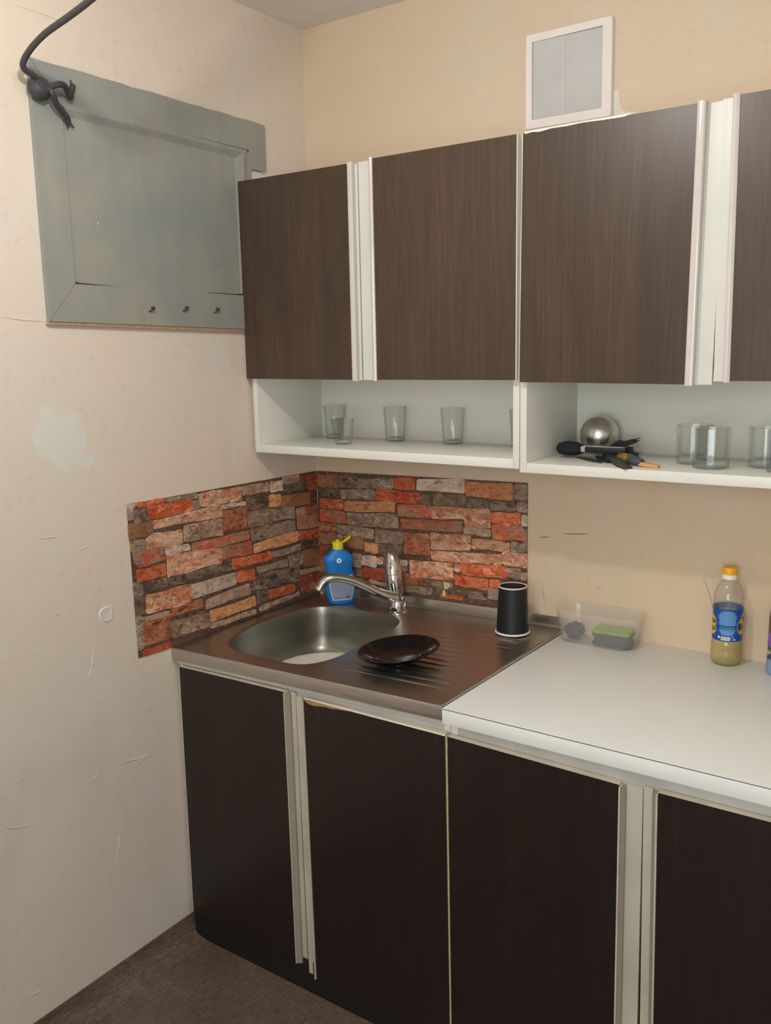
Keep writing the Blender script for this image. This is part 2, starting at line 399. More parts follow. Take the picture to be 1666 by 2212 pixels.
STONES_LEFT = [
('W',[0.75,1.2279,0.7184,1.228,0.7199,1.2221,0.7319,1.2171,0.7485,1.2146]),
('R',[0.7156,1.2268,0.6295,1.2244,0.6301,1.2166,0.7141,1.2174]),
('G',[0.6246,1.2258,0.5121,1.2214,0.5117,1.2121,0.6198,1.217]),
('R',[0.6835,1.2131,0.5342,1.2093,0.5349,1.1806,0.6842,1.1815]),
('G',[0.748,1.212,0.7327,1.2126,0.7314,1.1901,0.7481,1.1901]),
('K',[0.7296,1.2106,0.6893,1.2093,0.6894,1.1793,0.7271,1.1802]),
('T',[0.7488,1.1777,0.6751,1.1753,0.6742,1.1437,0.7479,1.1407]),
('G',[0.5287,1.2024,0.5086,1.2038,0.5069,1.1845,0.5289,1.183]),
('P',[0.6688,1.1735,0.4289,1.1776,0.4269,1.1469,0.6683,1.1557]),
('G2',[0.5641,1.1436,0.4285,1.1391,0.4284,1.0956,0.5695,1.1035]),
('P',[0.6695,1.142,0.5762,1.1343,0.5768,1.0995,0.6383,1.0987,0.6974,1.1093,0.6966,1.1304]),
('G',[0.7462,1.1342,0.7005,1.1311,0.7012,1.1085,0.7457,1.1086]),
('M',[0.7408,1.1061,0.6451,1.1024,0.6408,1.0697,0.7253,1.067,0.7375,1.0844]),
('W',[0.6344,1.0963,0.556,1.0919,0.5488,1.0776,0.6329,1.0791]),
('P',[0.5086,1.2194,0.3478,1.2175,0.3449,1.1789,0.5009,1.1869]),
('P2',[0.6322,1.0758,0.4337,1.0567,0.4364,1.02,0.6316,1.0197]),
('M',[0.5395,1.0897,0.3216,1.086,0.3217,1.0659,0.5414,1.0651]),
('R',[0.7316,1.0587,0.6401,1.0564,0.6404,1.0277,0.7316,1.0307]),
('K',[0.7133,1.0211,0.6378,1.021,0.6396,0.9994,0.7126,1.0002]),
('K',[0.6292,1.0175,0.5577,1.0142,0.5592,0.9953,0.6284,0.9948]),
('P2',[0.7086,0.9881,0.5558,0.9819,0.5565,0.9378,0.629,0.9369,0.7095,0.9434]),
('W',[0.5538,0.9798,0.389,0.9771,0.385,0.9473,0.5511,0.9433]),
('G',[0.747,1.0279,0.7198,1.0253,0.7201,0.9936,0.745,0.9956]),
('K',[0.7445,0.99,0.7133,0.9864,0.7157,0.9466,0.7444,0.9464]),
('D',[0.631,0.9324,0.5202,0.9336,0.5162,0.9108,0.6348,0.9177]),
('W2',[0.5024,0.925,0.3321,0.9331,0.3276,0.9048,0.5029,0.9036]),
('O',[0.4893,0.8915,0.309,0.8912,0.3074,0.8655,0.4857,0.8622]),
('D',[0.7242,0.9239,0.637,0.9166,0.639,0.8607,0.7271,0.8614]),
('G2',[0.6339,0.8972,0.4948,0.8881,0.4918,0.8503,0.6292,0.8563]),
('W2',[0.7282,0.9346,0.6386,0.9294,0.6388,0.9208,0.7263,0.9277]),
('G',[0.7438,0.9419,0.7297,0.9398,0.7296,0.9021,0.7441,0.9053]),
('G',[0.744,0.9012,0.7298,0.8989,0.7296,0.8557,0.7436,0.8553]),
('R2',[0.7282,0.8492,0.6365,0.8454,0.6332,0.834,0.7293,0.8357]),
('W2',[0.4833,0.855,0.3085,0.8497,0.3091,0.8406,0.4899,0.8454]),
('W',[0.4237,1.1752,0.3315,1.172,0.3307,1.1644,0.4213,1.168]),
('D',[0.4219,1.16,0.3294,1.1559,0.3301,1.1008,0.4201,1.1034]),
('W2',[0.3415,1.2167,0.2279,1.213,0.2294,1.1902,0.3399,1.1947]),
('W',[0.2184,1.214,0.1699,1.2122,0.1682,1.184,0.2202,1.1867]),
('K',[0.3251,1.1821,0.2335,1.1777,0.2323,1.1454,0.3211,1.1484]),
('O',[0.227,1.1745,0.1794,1.1722,0.1814,1.1398,0.229,1.1444]),
('T',[0.1736,1.1645,0.0432,1.1571,0.0412,1.1256,0.1722,1.132]),
('W2',[0.163,1.2228,0.0877,1.2189,0.0925,1.1993,0.1643,1.2018]),
('K',[0.1645,1.1982,0.056,1.1945,0.0558,1.1708,0.1621,1.1808]),
('D2',[0.0814,1.2148,0.0058,1.2144,0.0067,1.1982,0.0786,1.1999]),
('D2',[0.0492,1.196,0.0069,1.1953,0.0056,1.1638,0.0508,1.1677]),
('G',[0.3248,1.1402,0.2228,1.1353,0.2221,1.0936,0.3183,1.0965]),
('G',[0.2163,1.1319,0.1187,1.1237,0.117,1.0923,0.215,1.0992]),
('W2',[0.1054,1.1169,0.0679,1.1158,0.0654,1.0958,0.1065,1.0977]),
('D',[0.0612,1.1167,0.0021,1.1148,0.0017,1.0929,0.0587,1.0947]),
('G',[0.3125,1.087,0.121,1.0859,0.1158,1.0518,0.3081,1.0571]),
('M',[0.1032,1.0929,0.0052,1.0861,0.0058,1.0476,0.1018,1.0546]),
('O',[0.3026,1.0426,0.1051,1.0476,0.1068,1.0192,0.3009,1.0197]),
('R2',[0.1023,1.0447,0.0078,1.0377,0.0061,1.0128,0.1001,1.0208]),
('R',[0.3959,1.0187,0.2311,1.0078,0.229,0.9865,0.3948,0.992]),
('G',[0.2252,1.0043,0.0966,1.0053,0.0977,0.9863,0.2226,0.9903]),
('M',[0.4263,1.0596,0.314,1.0555,0.3131,1.0217,0.4287,1.0271]),
('K',[0.0861,1.0081,0.0082,1.0033,0.0076,0.986,0.087,0.9919]),
('T',[0.0802,0.9805,0.0033,0.9778,0.0032,0.9231,0.0791,0.9346]),
('R',[0.3835,0.9764,0.3067,0.9729,0.3088,0.9419,0.3791,0.9509]),
('G',[0.2943,0.9729,0.1603,0.9702,0.1579,0.9507,0.2887,0.958]),
('G',[0.1498,0.978,0.087,0.9794,0.0852,0.9451,0.1446,0.946]),
('K',[0.3089,0.9506,0.1041,0.9394,0.1052,0.9217,0.3081,0.9326]),
('K',[0.3071,0.9288,0.1055,0.9169,0.1068,0.8939,0.305,0.9113]),
('R',[0.2527,0.8945,0.1293,0.8869,0.1306,0.8654,0.2475,0.8699]),
('D2',[0.1032,0.9053,0.0045,0.8985,0.0063,0.8514,0.0951,0.8527]),
('W2',[0.0985,0.9217,0.0067,0.9164,0.0072,0.9066,0.0991,0.9117]),
('W2',[0.289,0.8545,0.2063,0.8552,0.2069,0.8454,0.2898,0.8431]),
('G',[0.2,0.8561,0.1112,0.8575,0.1095,0.8473,0.1992,0.8463]),
('K',[0.5539,1.0134,0.441,1.0149,0.4398,0.9903,0.5533,0.986]),
('K',[0.4321,1.0218,0.4013,1.0198,0.3979,0.9905,0.4312,0.9933]),
('K',[0.2971,0.9012,0.2569,0.9034,0.2522,0.872,0.2962,0.8664]),
('K',[0.3241,0.9372,0.3111,0.9365,0.3096,0.911,0.3226,0.9118]),
]
STONES_BACK = [
('T',[0.0041,1.2075,0.0859,1.2126,0.0814,1.1759,0.0052,1.1751]),
('K',[0.0944,1.2107,0.1558,1.2121,0.1547,1.1786,0.0932,1.1767]),
('G',[0.161,1.2052,0.2928,1.2137,0.2894,1.188,0.1601,1.179]),
('R',[0.3008,1.2165,0.3654,1.2207,0.3648,1.1887,0.2973,1.1881]),
('W',[0.3785,1.2169,0.532,1.2291,0.5318,1.1916,0.3752,1.189]),
('O2',[0.5365,1.2205,0.6821,1.2259,0.6823,1.1832,0.5389,1.185]),
('K',[0.6912,1.2222,0.725,1.2245,0.7253,1.1844,0.6913,1.1878]),
('K',[0.0079,1.1628,0.0904,1.1687,0.0896,1.1469,0.0135,1.1457]),
('G',[0.0965,1.1667,0.2257,1.1759,0.222,1.1474,0.0981,1.1427]),
('R2',[0.2311,1.1787,0.3838,1.178,0.3833,1.1492,0.2273,1.1487]),
('K',[0.3914,1.1763,0.4244,1.1787,0.424,1.1516,0.3909,1.1489]),
('K2',[0.4319,1.1793,0.5343,1.1846,0.5341,1.155,0.4315,1.1508]),
('K',[0.5414,1.1767,0.6071,1.1751,0.607,1.1552,0.5412,1.1538]),
('K2',[0.6189,1.1738,0.6918,1.1774,0.6919,1.1558,0.6189,1.1496]),
('G',[0.6985,1.1754,0.7253,1.1775,0.7255,1.1521,0.6986,1.1559]),
('R',[0.013,1.1331,0.1015,1.137,0.1005,1.1098,0.0119,1.1079]),
('O',[0.11,1.1332,0.2958,1.1479,0.2934,1.1173,0.109,1.1055]),
('M',[0.0129,1.1004,0.1063,1.0989,0.1126,1.0672,0.0133,1.0656]),
('G',[0.1179,1.0969,0.3017,1.1081,0.3066,1.0709,0.1198,1.0629]),
('M',[0.3075,1.137,0.4212,1.144,0.4207,1.112,0.3096,1.1069]),
('P2',[0.4265,1.1421,0.612,1.1508,0.6144,1.1004,0.5311,1.0947,0.5287,1.1189,0.4261,1.1107]),
('R',[0.6213,1.1405,0.7053,1.1478,0.704,1.1177,0.6203,1.1152]),
('W',[0.7129,1.142,0.7256,1.1431,0.7258,1.1154,0.7121,1.115]),
('M',[0.3184,1.0953,0.5235,1.1072,0.5233,1.0803,0.323,1.0725]),
('W2',[0.5311,1.0902,0.6144,1.0915,0.6144,1.0759,0.5336,1.0763]),
('M',[0.6213,1.1073,0.7112,1.1115,0.7232,1.0761,0.6262,1.0682]),
('D',[0.0033,1.0566,0.0707,1.0603,0.0667,1.0379,0.0023,1.0341]),
('G',[0.0768,1.0559,0.2135,1.0542,0.2157,1.0281,0.1173,1.0279,0.0761,1.0388]),
('G',[0.2223,1.0551,0.3227,1.0577,0.3192,1.0244,0.2236,1.0167]),
('D',[0.3289,1.0559,0.4146,1.0598,0.4137,1.0016,0.3277,0.999]),
('P',[0.4228,1.0653,0.5515,1.0691,0.5513,1.0309,0.4221,1.019]),
('O3',[0.5591,1.0608,0.6731,1.0616,0.6732,1.0399,0.559,1.0363]),
('G',[0.6804,1.0646,0.7261,1.0672,0.7262,1.0459,0.6805,1.0408]),
('T',[0.0051,1.0237,0.0664,1.0298,0.0651,0.9974,0.0038,0.9934]),
('T',[0.0769,1.0248,0.0955,1.0242,0.0946,0.999,0.0759,0.9996]),
('T',[0.1005,1.0232,0.1738,1.0233,0.1728,0.9915,0.1296,0.9918]),
('O',[0.1824,1.0118,0.2299,1.0096,0.2292,0.9855,0.184,0.9854]),
('K2',[0.2387,1.0105,0.3167,1.0141,0.3105,0.9898,0.238,0.9841]),
('D2',[0.0034,0.9852,0.0394,0.9865,0.0207,0.9666,0.0021,0.9558]),
('W2',[0.1357,0.9745,0.1662,0.9729,0.1627,0.9606,0.1353,0.9599]),
('W2',[0.135,0.9519,0.1656,0.9555,0.1649,0.9334,0.1343,0.9322]),
('W',[0.1721,0.9687,0.223,0.972,0.2209,0.9403,0.1712,0.9417]),
('P',[0.2288,0.9703,0.2593,0.9714,0.256,0.9529,0.2283,0.9525]),
('W',[0.3044,0.9718,0.3356,0.973,0.3353,0.9591,0.304,0.9577]),
('W2',[0.3108,0.9513,0.3335,0.9526,0.3333,0.9429,0.3106,0.942]),
('O3',[0.422,1.0114,0.6489,1.0256,0.6489,0.9993,0.4244,0.9887]),
('P',[0.6538,1.0329,0.7263,1.0367,0.7266,0.9998,0.6563,1.0024]),
('P2',[0.3469,0.9744,0.4938,0.9824,0.4934,0.9363,0.3488,0.927]),
('R',[0.5226,0.9882,0.6661,0.9942,0.6662,0.9633,0.5224,0.9586]),
('P',[0.4991,0.9831,0.5174,0.983,0.5172,0.9626,0.4989,0.9626]),
('G',[0.6709,0.9903,0.7071,0.9926,0.7049,0.9661,0.671,0.9684]),
('W2',[0.7115,0.982,0.7267,0.984,0.7268,0.9641,0.7116,0.9648]),
('R2',[0.1709,0.9312,0.2527,0.9388,0.2548,0.9061,0.17,0.9041]),
('D',[0.3092,0.9336,0.3879,0.9292,0.3847,0.9053,0.3115,0.9052]),
('R',[0.5014,0.9508,0.6068,0.9506,0.6042,0.9211,0.5012,0.9256]),
('R',[0.6143,0.9516,0.6451,0.9534,0.6426,0.9341,0.6143,0.9325]),
('K2',[0.3961,0.9231,0.4907,0.9284,0.4905,0.9125,0.3959,0.9092]),
('G',[0.317,0.8982,0.4204,0.9001,0.4175,0.8835,0.3224,0.8799]),
('K2',[0.4396,0.9075,0.6042,0.9115,0.6016,0.8933,0.442,0.8869]),
('W2',[0.6092,0.9282,0.6426,0.9259,0.6427,0.9001,0.6092,0.8985]),
('R',[0.4502,0.8876,0.5272,0.8891,0.5229,0.8815,0.4555,0.8812]),
('W2',[0.194,0.8967,0.2562,0.8925,0.256,0.8851,0.2057,0.8883]),
('T',[0.0071,0.9214,0.0285,0.924,0.0278,0.9059,0.0061,0.898]),
('G',[0.7216,1.1051,0.7258,1.1055,0.7261,1.0707,0.7147,1.0695]),
('D2',[0.007,0.9487,0.0233,0.9531,0.0256,0.9303,0.006,0.9249]),
('G',[0.1384,0.9262,0.1641,0.9279,0.1634,0.9042,0.1377,0.906]),
('W',[0.714,0.9527,0.7269,0.9531,0.727,0.9389,0.7141,0.9393]),
('G',[0.7142,0.9304,0.727,0.9309,0.7271,0.9167,0.7142,0.9171]),
]

# ------------------------------------------------------------------ the room
RX, RY, RZ = 2.85, -3.3, 2.497
def struct(o): return tag(o, kind='structure')
struct(MB().box(-.02, RX + .1, RY - .1, .1, -.08, 0).build('floor', M['floor'], smooth=False))
struct(MB().box(-.02, RX + .1, RY - .1, .1, RZ, RZ + .08).build('ceiling', M['ceiling'], smooth=False))
wl = MB(); wl.prism([(-.1, 0), (-RY + .1, 0), (-RY + .1, RZ), (-.1, RZ)], LW, -.1, 0)
wall_left = struct(wl.build('wall_left', M['wall_side'], smooth=False))
wall_back = struct(MB().box(0, RX, 0, .1, 0, RZ).build('wall_back', M['wall'], smooth=False))
struct(MB().box(RX, RX + .1, RY, .0, 0, RZ).build('wall_right', M['wall_far'], smooth=False))
struct(MB().box(0.07, RX, RY - .1, RY, 0, RZ).build('wall_front', M['wall_far'], smooth=False))
# unseen window, added behind the camera to frame the added_fill_light lamp
w1 = MB()
for a0, a1, b0, b1 in ((1.13, 1.20, .78, 2.22), (2.40, 2.47, .78, 2.22), (1.20, 2.40, .78, .85), (1.20, 2.40, 2.15, 2.22), (1.77, 1.83, .85, 2.15)):
    w1.box(a0, a1, RY + .001, RY + .05, b0, b1, .004)
added_win = struct(w1.build('added_window', M['white_lam']))
for a0, a1 in ((1.20, 1.77), (1.83, 2.40)):
    MB().box(a0, a1, RY + .004, RY + .008, .85, 2.15).build('pane', M['glass'], added_win)
# the linoleum is turned up against the left wall
cv = MB(); prof = [(.001, .057), (.004, .057), (.005, .05), (.008, .035), (.016, .02), (.03, .009), (.05, .003), (.07, .0008), (.07, .0), (.001, .0)]
cv.rings([[LW(s, z, d) for d, z in prof] for s in (.02, 3.29)])
struct(cv.build('baseboard_left', M['floor']))

# marks, flakes and filler on the walls
def ridge(name, pts, fn, r, mat, parent, k=4):
    P = [fn(p[0], p[1], r * .25) for p in pts]
    P = spline(P, k); n = len(P)
    rad = [max(.12, math.sin(math.pi * (i + .3) / (n - .4))) * r for i in range(n)]
    return MB().tube(P, rad, 6).build(name, mat, parent)
for pts in ([(.9044, 1.1396), (.8818, 1.1451), (.8642, 1.1496)], [(.9986, 1.1899), (.9506, 1.1843)],
            [(.8379, .5801), (.8087, .5806), (.7678, .5704), (.7298, .5641)], [(.7842, .5556), (.7525, .5706), (.74, .572)], [(.9116, .5742), (.8941, .585)],
            [(1.1603, .5756), (1.1373, .5548), (1.1115, .5448), (1.0765, .5362)], [(.8631, .4145), (.8457, .3973), (.8514, .3671), (.8642, .3227)],
            [(.6415, .7232), (.6286, .7215), (.6153, .7224)], [(.7834, .6987), (.7677, .6919)], [(1.1357, .1328), (1.1141, .127), (1.0942, .1262)],
            [(1.1117, .6569), (1.0918, .6563)], [(.8982, .8321), (.8842, .8661), (.871, .9202)], [(.9763, 1.0116), (.9623, 1.0014)],
            [(1.0451, 1.673), (.9794, 1.6673), (.9355, 1.6659)], [(.9577, 2.3053), (.8976, 2.3064), (.8108, 2.3043)], [(.7378, .2482), (.7256, .2405)]):
    ridge('paint_ridge', pts, LW, .0014, M['wall_side'], wall_left)
def blob(name, poly, fn, d, mat, parent, jit=.004, sub=3):
    q = []
    n = len(poly)
    for i in range(n):
        a, b = poly[i], poly[(i + 1) % n]
        for j in range(sub):
            t = j / sub; q.append((a[0] + (b[0] - a[0]) * t + random.uniform(-jit, jit), a[1] + (b[1] - a[1]) * t + random.uniform(-jit, jit)))
    return MB().prism(q, fn, -.0005, d, inset=.0004).build(name, mat, parent)
blob('filler_patch', [(.972, 1.4898), (.9457, 1.4801), (.9203, 1.4556), (.9054, 1.4567), (.8795, 1.4654), (.8666, 1.4411), (.852, 1.4186), (.8506, 1.3915), (.8703, 1.3612), (.832, 1.3516), (.8404, 1.3328), (.8914, 1.342), (.9054, 1.3276), (.9363, 1.3293), (.9462, 1.3536), (.9802, 1.373), (.9963, 1.4104), (.9891, 1.4352), (.9662, 1.4538)],
     LW, .0003, M['plaster'], wall_left, .003)
# shallow chipped dent with a raised broken rim
dn = MB(); rs = []
for r, d in ((1.25, -.0004), (1.05, .0024), (.85, .0018), (.5, .0008), (.12, .0006)):
    rs.append([LW(.833 + r * .017 * math.cos(a) * (1 + .2 * math.sin(3 * a + 1)), .9715 + r * .02 * math.sin(a) * (1 + .18 * math.cos(2 * a)), d) for a in [2 * math.pi * i / 16 for i in range(16)]])
dn.rings(rs, False, True); dn.build('chipped_dent', M['plaster'], wall_left)
for pts in ([(.762, 1.0872), (.7955, 1.0919)], [(.827, 1.1038), (.9028, 1.1102)]):
    ridge('pencil_scratch', pts, BW, .0009, M['seam'], wall_back)
for pts in ([(.9269, .977), (.9398, .9628)], [(1.1924, 1.0346), (1.2019, 1.0175), (1.2204, .9649), (1.2282, .9084)], [(.7699, .9687), (.7815, .8997)]):
    ridge('wall_crack', pts, BW, .0005, M['scuff'], wall_back)
blob('filler_patch', [(.9419, 2.1765), (.9568, 2.1689), (.9656, 2.1318), (.9881, 2.1232), (.9964, 2.1067), (.9402, 2.1081)], BW, .0006, M['plaster'], wall_back)
blob('filler_patch', [(.262, 1.9), (.196, 1.9), (.196, 2.078), (.2, 2.082), (.23, 2.079), (.25, 2.083), (.262, 2.078)], LW, .0006, M['plaster'], wall_left, .002)

# ------------------------------------------------------------------ boarded hatch on the left wall
hx = LW(.56, 1.65, 0)
hatch = thing('wall_hatch', hx, 'boarded hatch painted flaking grey, wooden frame on the left wall', 'hatch')
def board(name, poly, d=.012, mat='grey', inset=.0006): return MB().prism(poly, LW, .0002, d, inset=inset).build(name, M[mat], hatch)
board('frame_board', [(.931, 2.2075), (.9325, 1.6655), (.8575, 1.7475), (.8575, 2.1285)][::-1])
tp = [(.931, 2.2085)]
for i in range(1, 24):
    tp.append((.931 - i * (.931 - .192) / 24, 2.2080 - i * .0002 + random.uniform(-.0016, .0016)))
tp += [(.1911, 2.2030), (.193, 2.083), (.21, 2.079), (.23, 2.082), (.2555, 2.0785), (.2555, 2.128), (.8575, 2.1285)]
MB().prism(tp, LW, .0002, .0115, inset=.0005).build('frame_board', M['grey'], hatch)
board('frame_board', [(.9325, 1.6655), (.245, 1.651), (.245, 1.741), (.312, 1.7425), (.8575, 1.7475)], .0115)
board('frame_board', [(.2555, 2.1275), (.2555, 1.742), (.29, 1.742), (.29, 2.098)], .011)
MB().prism([(.857, 1.7515), (.3175, 1.7465), (.3175, 2.112), (.857, 2.122)], LW, .0002, .0085, inset=.001).build('panel', M['grey'], hatch)
MB().prism([(.858, 1.7478), (.300, 1.742), (.300, 1.7475), (.858, 1.7525)], LW, .0002, .0105, inset=.0004).build('joint_strip', M['grey'], hatch)
for q in ([(.857, 1.7535), (.857, 1.7490), (.835, 1.7488), (.79, 1.7486), (.74, 1.7488), (.79, 1.7500), (.84, 1.7512)], [(.455, 1.7455), (.40, 1.7443), (.34, 1.7436), (.305, 1.7432), (.305, 1.7478), (.34, 1.7456), (.40, 1.7460)]):
    MB().prism(q, LW, .0100, .0110).build('open_joint', M['seam'], hatch)
def moulding(poly_o, poly_i, d0, d1):
    m = MB(); a = [LW(p[0], p[1], .0002) for p in poly_o] + [LW(p[0], p[1], d0) for p in poly_o]
    # four-point strip: outer edge high, inner edge low
    o0, o1 = poly_o; i0, i1 = poly_i
    q = [[LW(*o0, .0002), LW(*o0, d0), LW((o0[0] * 2 + i0[0]) / 3, (o0[1] * 2 + i0[1]) / 3, d0 + .004), LW((o0[0] + i0[0] * 2) / 3, (o0[1] + i0[1] * 2) / 3, d1 + .005), LW(*i0, d1), LW(*i0, .0002)],
         [LW(*o1, .0002), LW(*o1, d0), LW((o1[0] * 2 + i1[0]) / 3, (o1[1] * 2 + i1[1]) / 3, d0 + .004), LW((o1[0] + i1[0] * 2) / 3, (o1[1] + i1[1] * 2) / 3, d1 + .005), LW(*i1, d1), LW(*i1, .0002)]]
    return MB().rings(q).build('moulding', M['grey'], hatch, angle=20)
moulding([(.8575, 2.130), (.268, 2.1265)], [(.842, 2.102), (.322, 2.095)], .012, .006)
moulding([(.268, 2.1265), (.285, 1.742)], [(.322, 2.095), (.316, 1.748)], .012, .006)
# bare edge below the frame and the three small cup hooks
MB().prism([(.934, 1.6655), (.936, 1.6585), (.245, 1.6425), (.245, 1.651)], LW, .0002, .009, inset=.001).build('bare_ledge', M['rawwood'], hatch)
for s_, z_ in ((.6401, 1.6965), (.5279, 1.7002), (.417, 1.6991)):
    h = MB(); pts = [LW(s_ + .008, z_ - .004, .011), LW(s_ + .005, z_ - .003, .015), LW(s_ + .003, z_ - .001, .018), LW(s_ + .001, z_ + .003, .019)]
    h.tube(spline(pts, 4), .0016, 6); h.lathe([(.0005, -.004), (.0045, -.003), (.005, 0), (.0045, .003), (.0005, .004)], LW(s_ + .0, z_ + .004, .019), 10)
    h.build('hook', M['seam'], hatch)

# ------------------------------------------------------------------ power cable hanging in front of the hatch
cab = thing('power_cable', (.05, -.92, 2.15), 'dark grey cable with knotted end hanging in front of grey hatch', 'cable')
pts = [(.70, -.98, 2.496), (.645, -1.045, 2.36), (.56, -1.075, 2.262), (.4815, -1.0638, 2.2185), (.3749, -1.0349, 2.2138), (.2862, -1.0145, 2.211), (.1798, -.9959, 2.2047), (.0909, -.9734, 2.1932), (.0643, -.9684, 2.1729), (.0548, -.9362, 2.1638), (.0455, -.9146, 2.154)]
MB().tube(spline(pts, 8), .0064, 10).build('cord', M['cable'], cab)
kn = MB(); T_ = Matrix.Rotation(math.radians(70), 3, 'Y')
kn.lathe([(.0, -.019), (.016, -.017), (.0235, -.009), (.0255, 0), (.0235, .009), (.016, .017), (.0, .019)], (.044, -.9195, 2.1455), 18, T_)
kn.build('round_plug', M['cable'], cab)
MB().tube(spline([(.058, -.905, 2.149), (.066, -.886, 2.157), (.058, -.866, 2.158), (.05, -.852, 2.149), (.044, -.8423, 2.1433), (.036, -.836, 2.152), (.034, -.829, 2.166), (.032, -.826, 2.1716)], 6), .0068, 8).build('lead', M['cable'], cab)
MB().tube(spline([(.058, -.908, 2.147), (.066, -.904, 2.135), (.055, -.8892, 2.1199), (.046, -.868, 2.108), (.04, -.853, 2.100), (.034, -.8465, 2.0904)], 6), .0068, 8).build('lead', M['cable'], cab)
for p, q in (((.0353, -.8275, 2.168), (.036, -.834, 2.182)), ((.0353, -.8465, 2.094), (.034, -.832, 2.083)), ((.0353, -.8465, 2.094), (.033, -.849, 2.079))):
    MB().tube([p, q], [.0022, .0014], 6).build('bare_wire', M['seam'], cab)

# ------------------------------------------------------------------ printed stone panels in the sink corner
def stones(parent, data, fn, uvdir):
    for c, fl in data:
        P = [(fl[i], fl[i + 1]) for i in range(0, len(fl), 2)]
        if sum(P[i][0] * P[(i + 1) % len(P)][1] - P[(i + 1) % len(P)][0] * P[i][1] for i in range(len(P))) < 0: P = P[::-1]
        Q = []
        n = len(P); cx_ = sum(p[0] for p in P) / n; cy_ = sum(p[1] for p in P) / n
        P = [(p[0] + math.copysign(.0031, p[0] - cx_), p[1] + math.copysign(.0027, p[1] - cy_)) for p in P]
        for i in range(n):                      # cut corners and make the edge uneven
            p, a, b = P[i], P[i - 1], P[(i + 1) % n]
            la = math.hypot(a[0] - p[0], a[1] - p[1]); lb = math.hypot(b[0] - p[0], b[1] - p[1])
            ca = min(.004, la * .2); cb = min(.004, lb * .2)
            Q.append((p[0] + (a[0] - p[0]) * ca / la, p[1] + (a[1] - p[1]) * ca / la))
            Q.append((p[0] + (b[0] - p[0]) * cb / lb, p[1] + (b[1] - p[1]) * cb / lb))
            if lb > .04:
                for t in (.36, .68):
                    Q.append((p[0] + (b[0] - p[0]) * t + random.uniform(-.0018, .0018), p[1] + (b[1] - p[1]) * t + random.uniform(-.0026, .0026)))
        MB().prism(Q, fn, .0016, .0027 + random.uniform(0, .0006), inset=.0008).build('stone', M['st_' + c], parent, angle=20)
sl = thing('stone_panel', LW(.4, 1.0, 0), 'brick and stone print panel stuck on the left wall beside the sink', 'wall panel', 'stone print panels')
MB().prism([(.7494, 1.2286), (.7462, .834), (.64, .832), (.004, .823), (.004, 1.2215)], LW, .0002, .0018).build('backing', M['mortar'], sl, smooth=False)
sb = thing('stone_panel', BW(.36, 1.0, 0), 'brick and stone print panel on the back wall behind the tap', 'wall panel', 'stone print panels')
MB().prism([(.003, 1.2215), (.003, .84), (.7285, .86), (.7285, 1.232)], BW, .0002, .0018).build('backing', M['mortar'], sb, smooth=False)
stones(sl, STONES_LEFT, LW, 1)
stones(sb, STONES_BACK, BW, 1)
blob('torn_spot', [(.462, .928), (.485, .925), (.483, .913), (.472, .905), (.466, .905)], BW, .0036, M['caulk'], sb, .001, 2)
blob('torn_spot', [(.460, .902), (.468, .902), (.47, .885), (.458, .882)], BW, .0036, M['caulk'], sb, .001, 2)

# ------------------------------------------------------------------ vent grille
vn = thing('vent_grille', (.832, 0, 2.226), 'square white plastic vent grille high on the back wall', 'vent')
fr = MB()
o_, i_ = [(.7202, 2.117), (.9440, 2.1162), (.9430, 2.337), (.7203, 2.3368)], [(.7375, 2.139), (.9190, 2.1385), (.9184, 2.3195), (.7370, 2.318)]
def rr(poly, d, r): 
    out = []
    n = len(poly)
    for i in range(n):
        p, a, b = Vector(poly[i]), Vector(poly[i - 1]), Vector(poly[(i + 1) % n])
        da = (a - p).normalized() * r; db = (b - p).normalized() * r
        for t in (0, .33, .67, 1):
            q = (p + da) * (1 - t) ** 2 + p * 2 * t * (1 - t) + (p + db) * t * t
            out.append(BW(q.x, q.y, d))
    return out
fr.rings([rr(o_, .0005, .006), rr(o_, .010, .006), rr([(a * .985 + .832 * .015, b * .985 + 2.2265 * .015) for a, b in o_], .014, .006), rr(i_, .0125, .002), rr(i_, .004, .002)], False, False)
fr.build('frame', M['vent'], vn)
MB().prism([(.737, 2.1385), (.919, 2.1385), (.9185, 2.3195), (.7365, 2.318)], BW, .0005, .0045).build('backing', M['vent_slat'], vn, smooth=False)
lv = MB(); n_ = 44
for i in range(n_):
    z = 2.1392 + (2.3185 - 2.1392) * i / n_; h = (2.3185 - 2.1392) / n_
    lv.add([BW(.7378, z, .0046), BW(.9188, z, .0046), BW(.9188, z + h * .85, .0098), BW(.7378, z + h * .85, .0098), BW(.9188, z + h * .95, .0046), BW(.7378, z + h * .95, .0046)], [(0, 1, 2, 3), (3, 2, 4, 5)])
tag(lv.build('louvre_slats', M['vent_slat'], vn, smooth=False), kind='stuff')
MB().box(.8205, .8219, -.0112, -.0045, 2.139, 2.318).build('centre_rib', M['vent'], vn)
blob('torn_corner', [(.79, 2.112), (.81, 2.116), (.83, 2.111), (.812, 2.108)], lambda u, v, d: BW(u, v, d + .001), .006, M['caulk'], vn, .0015, 2)

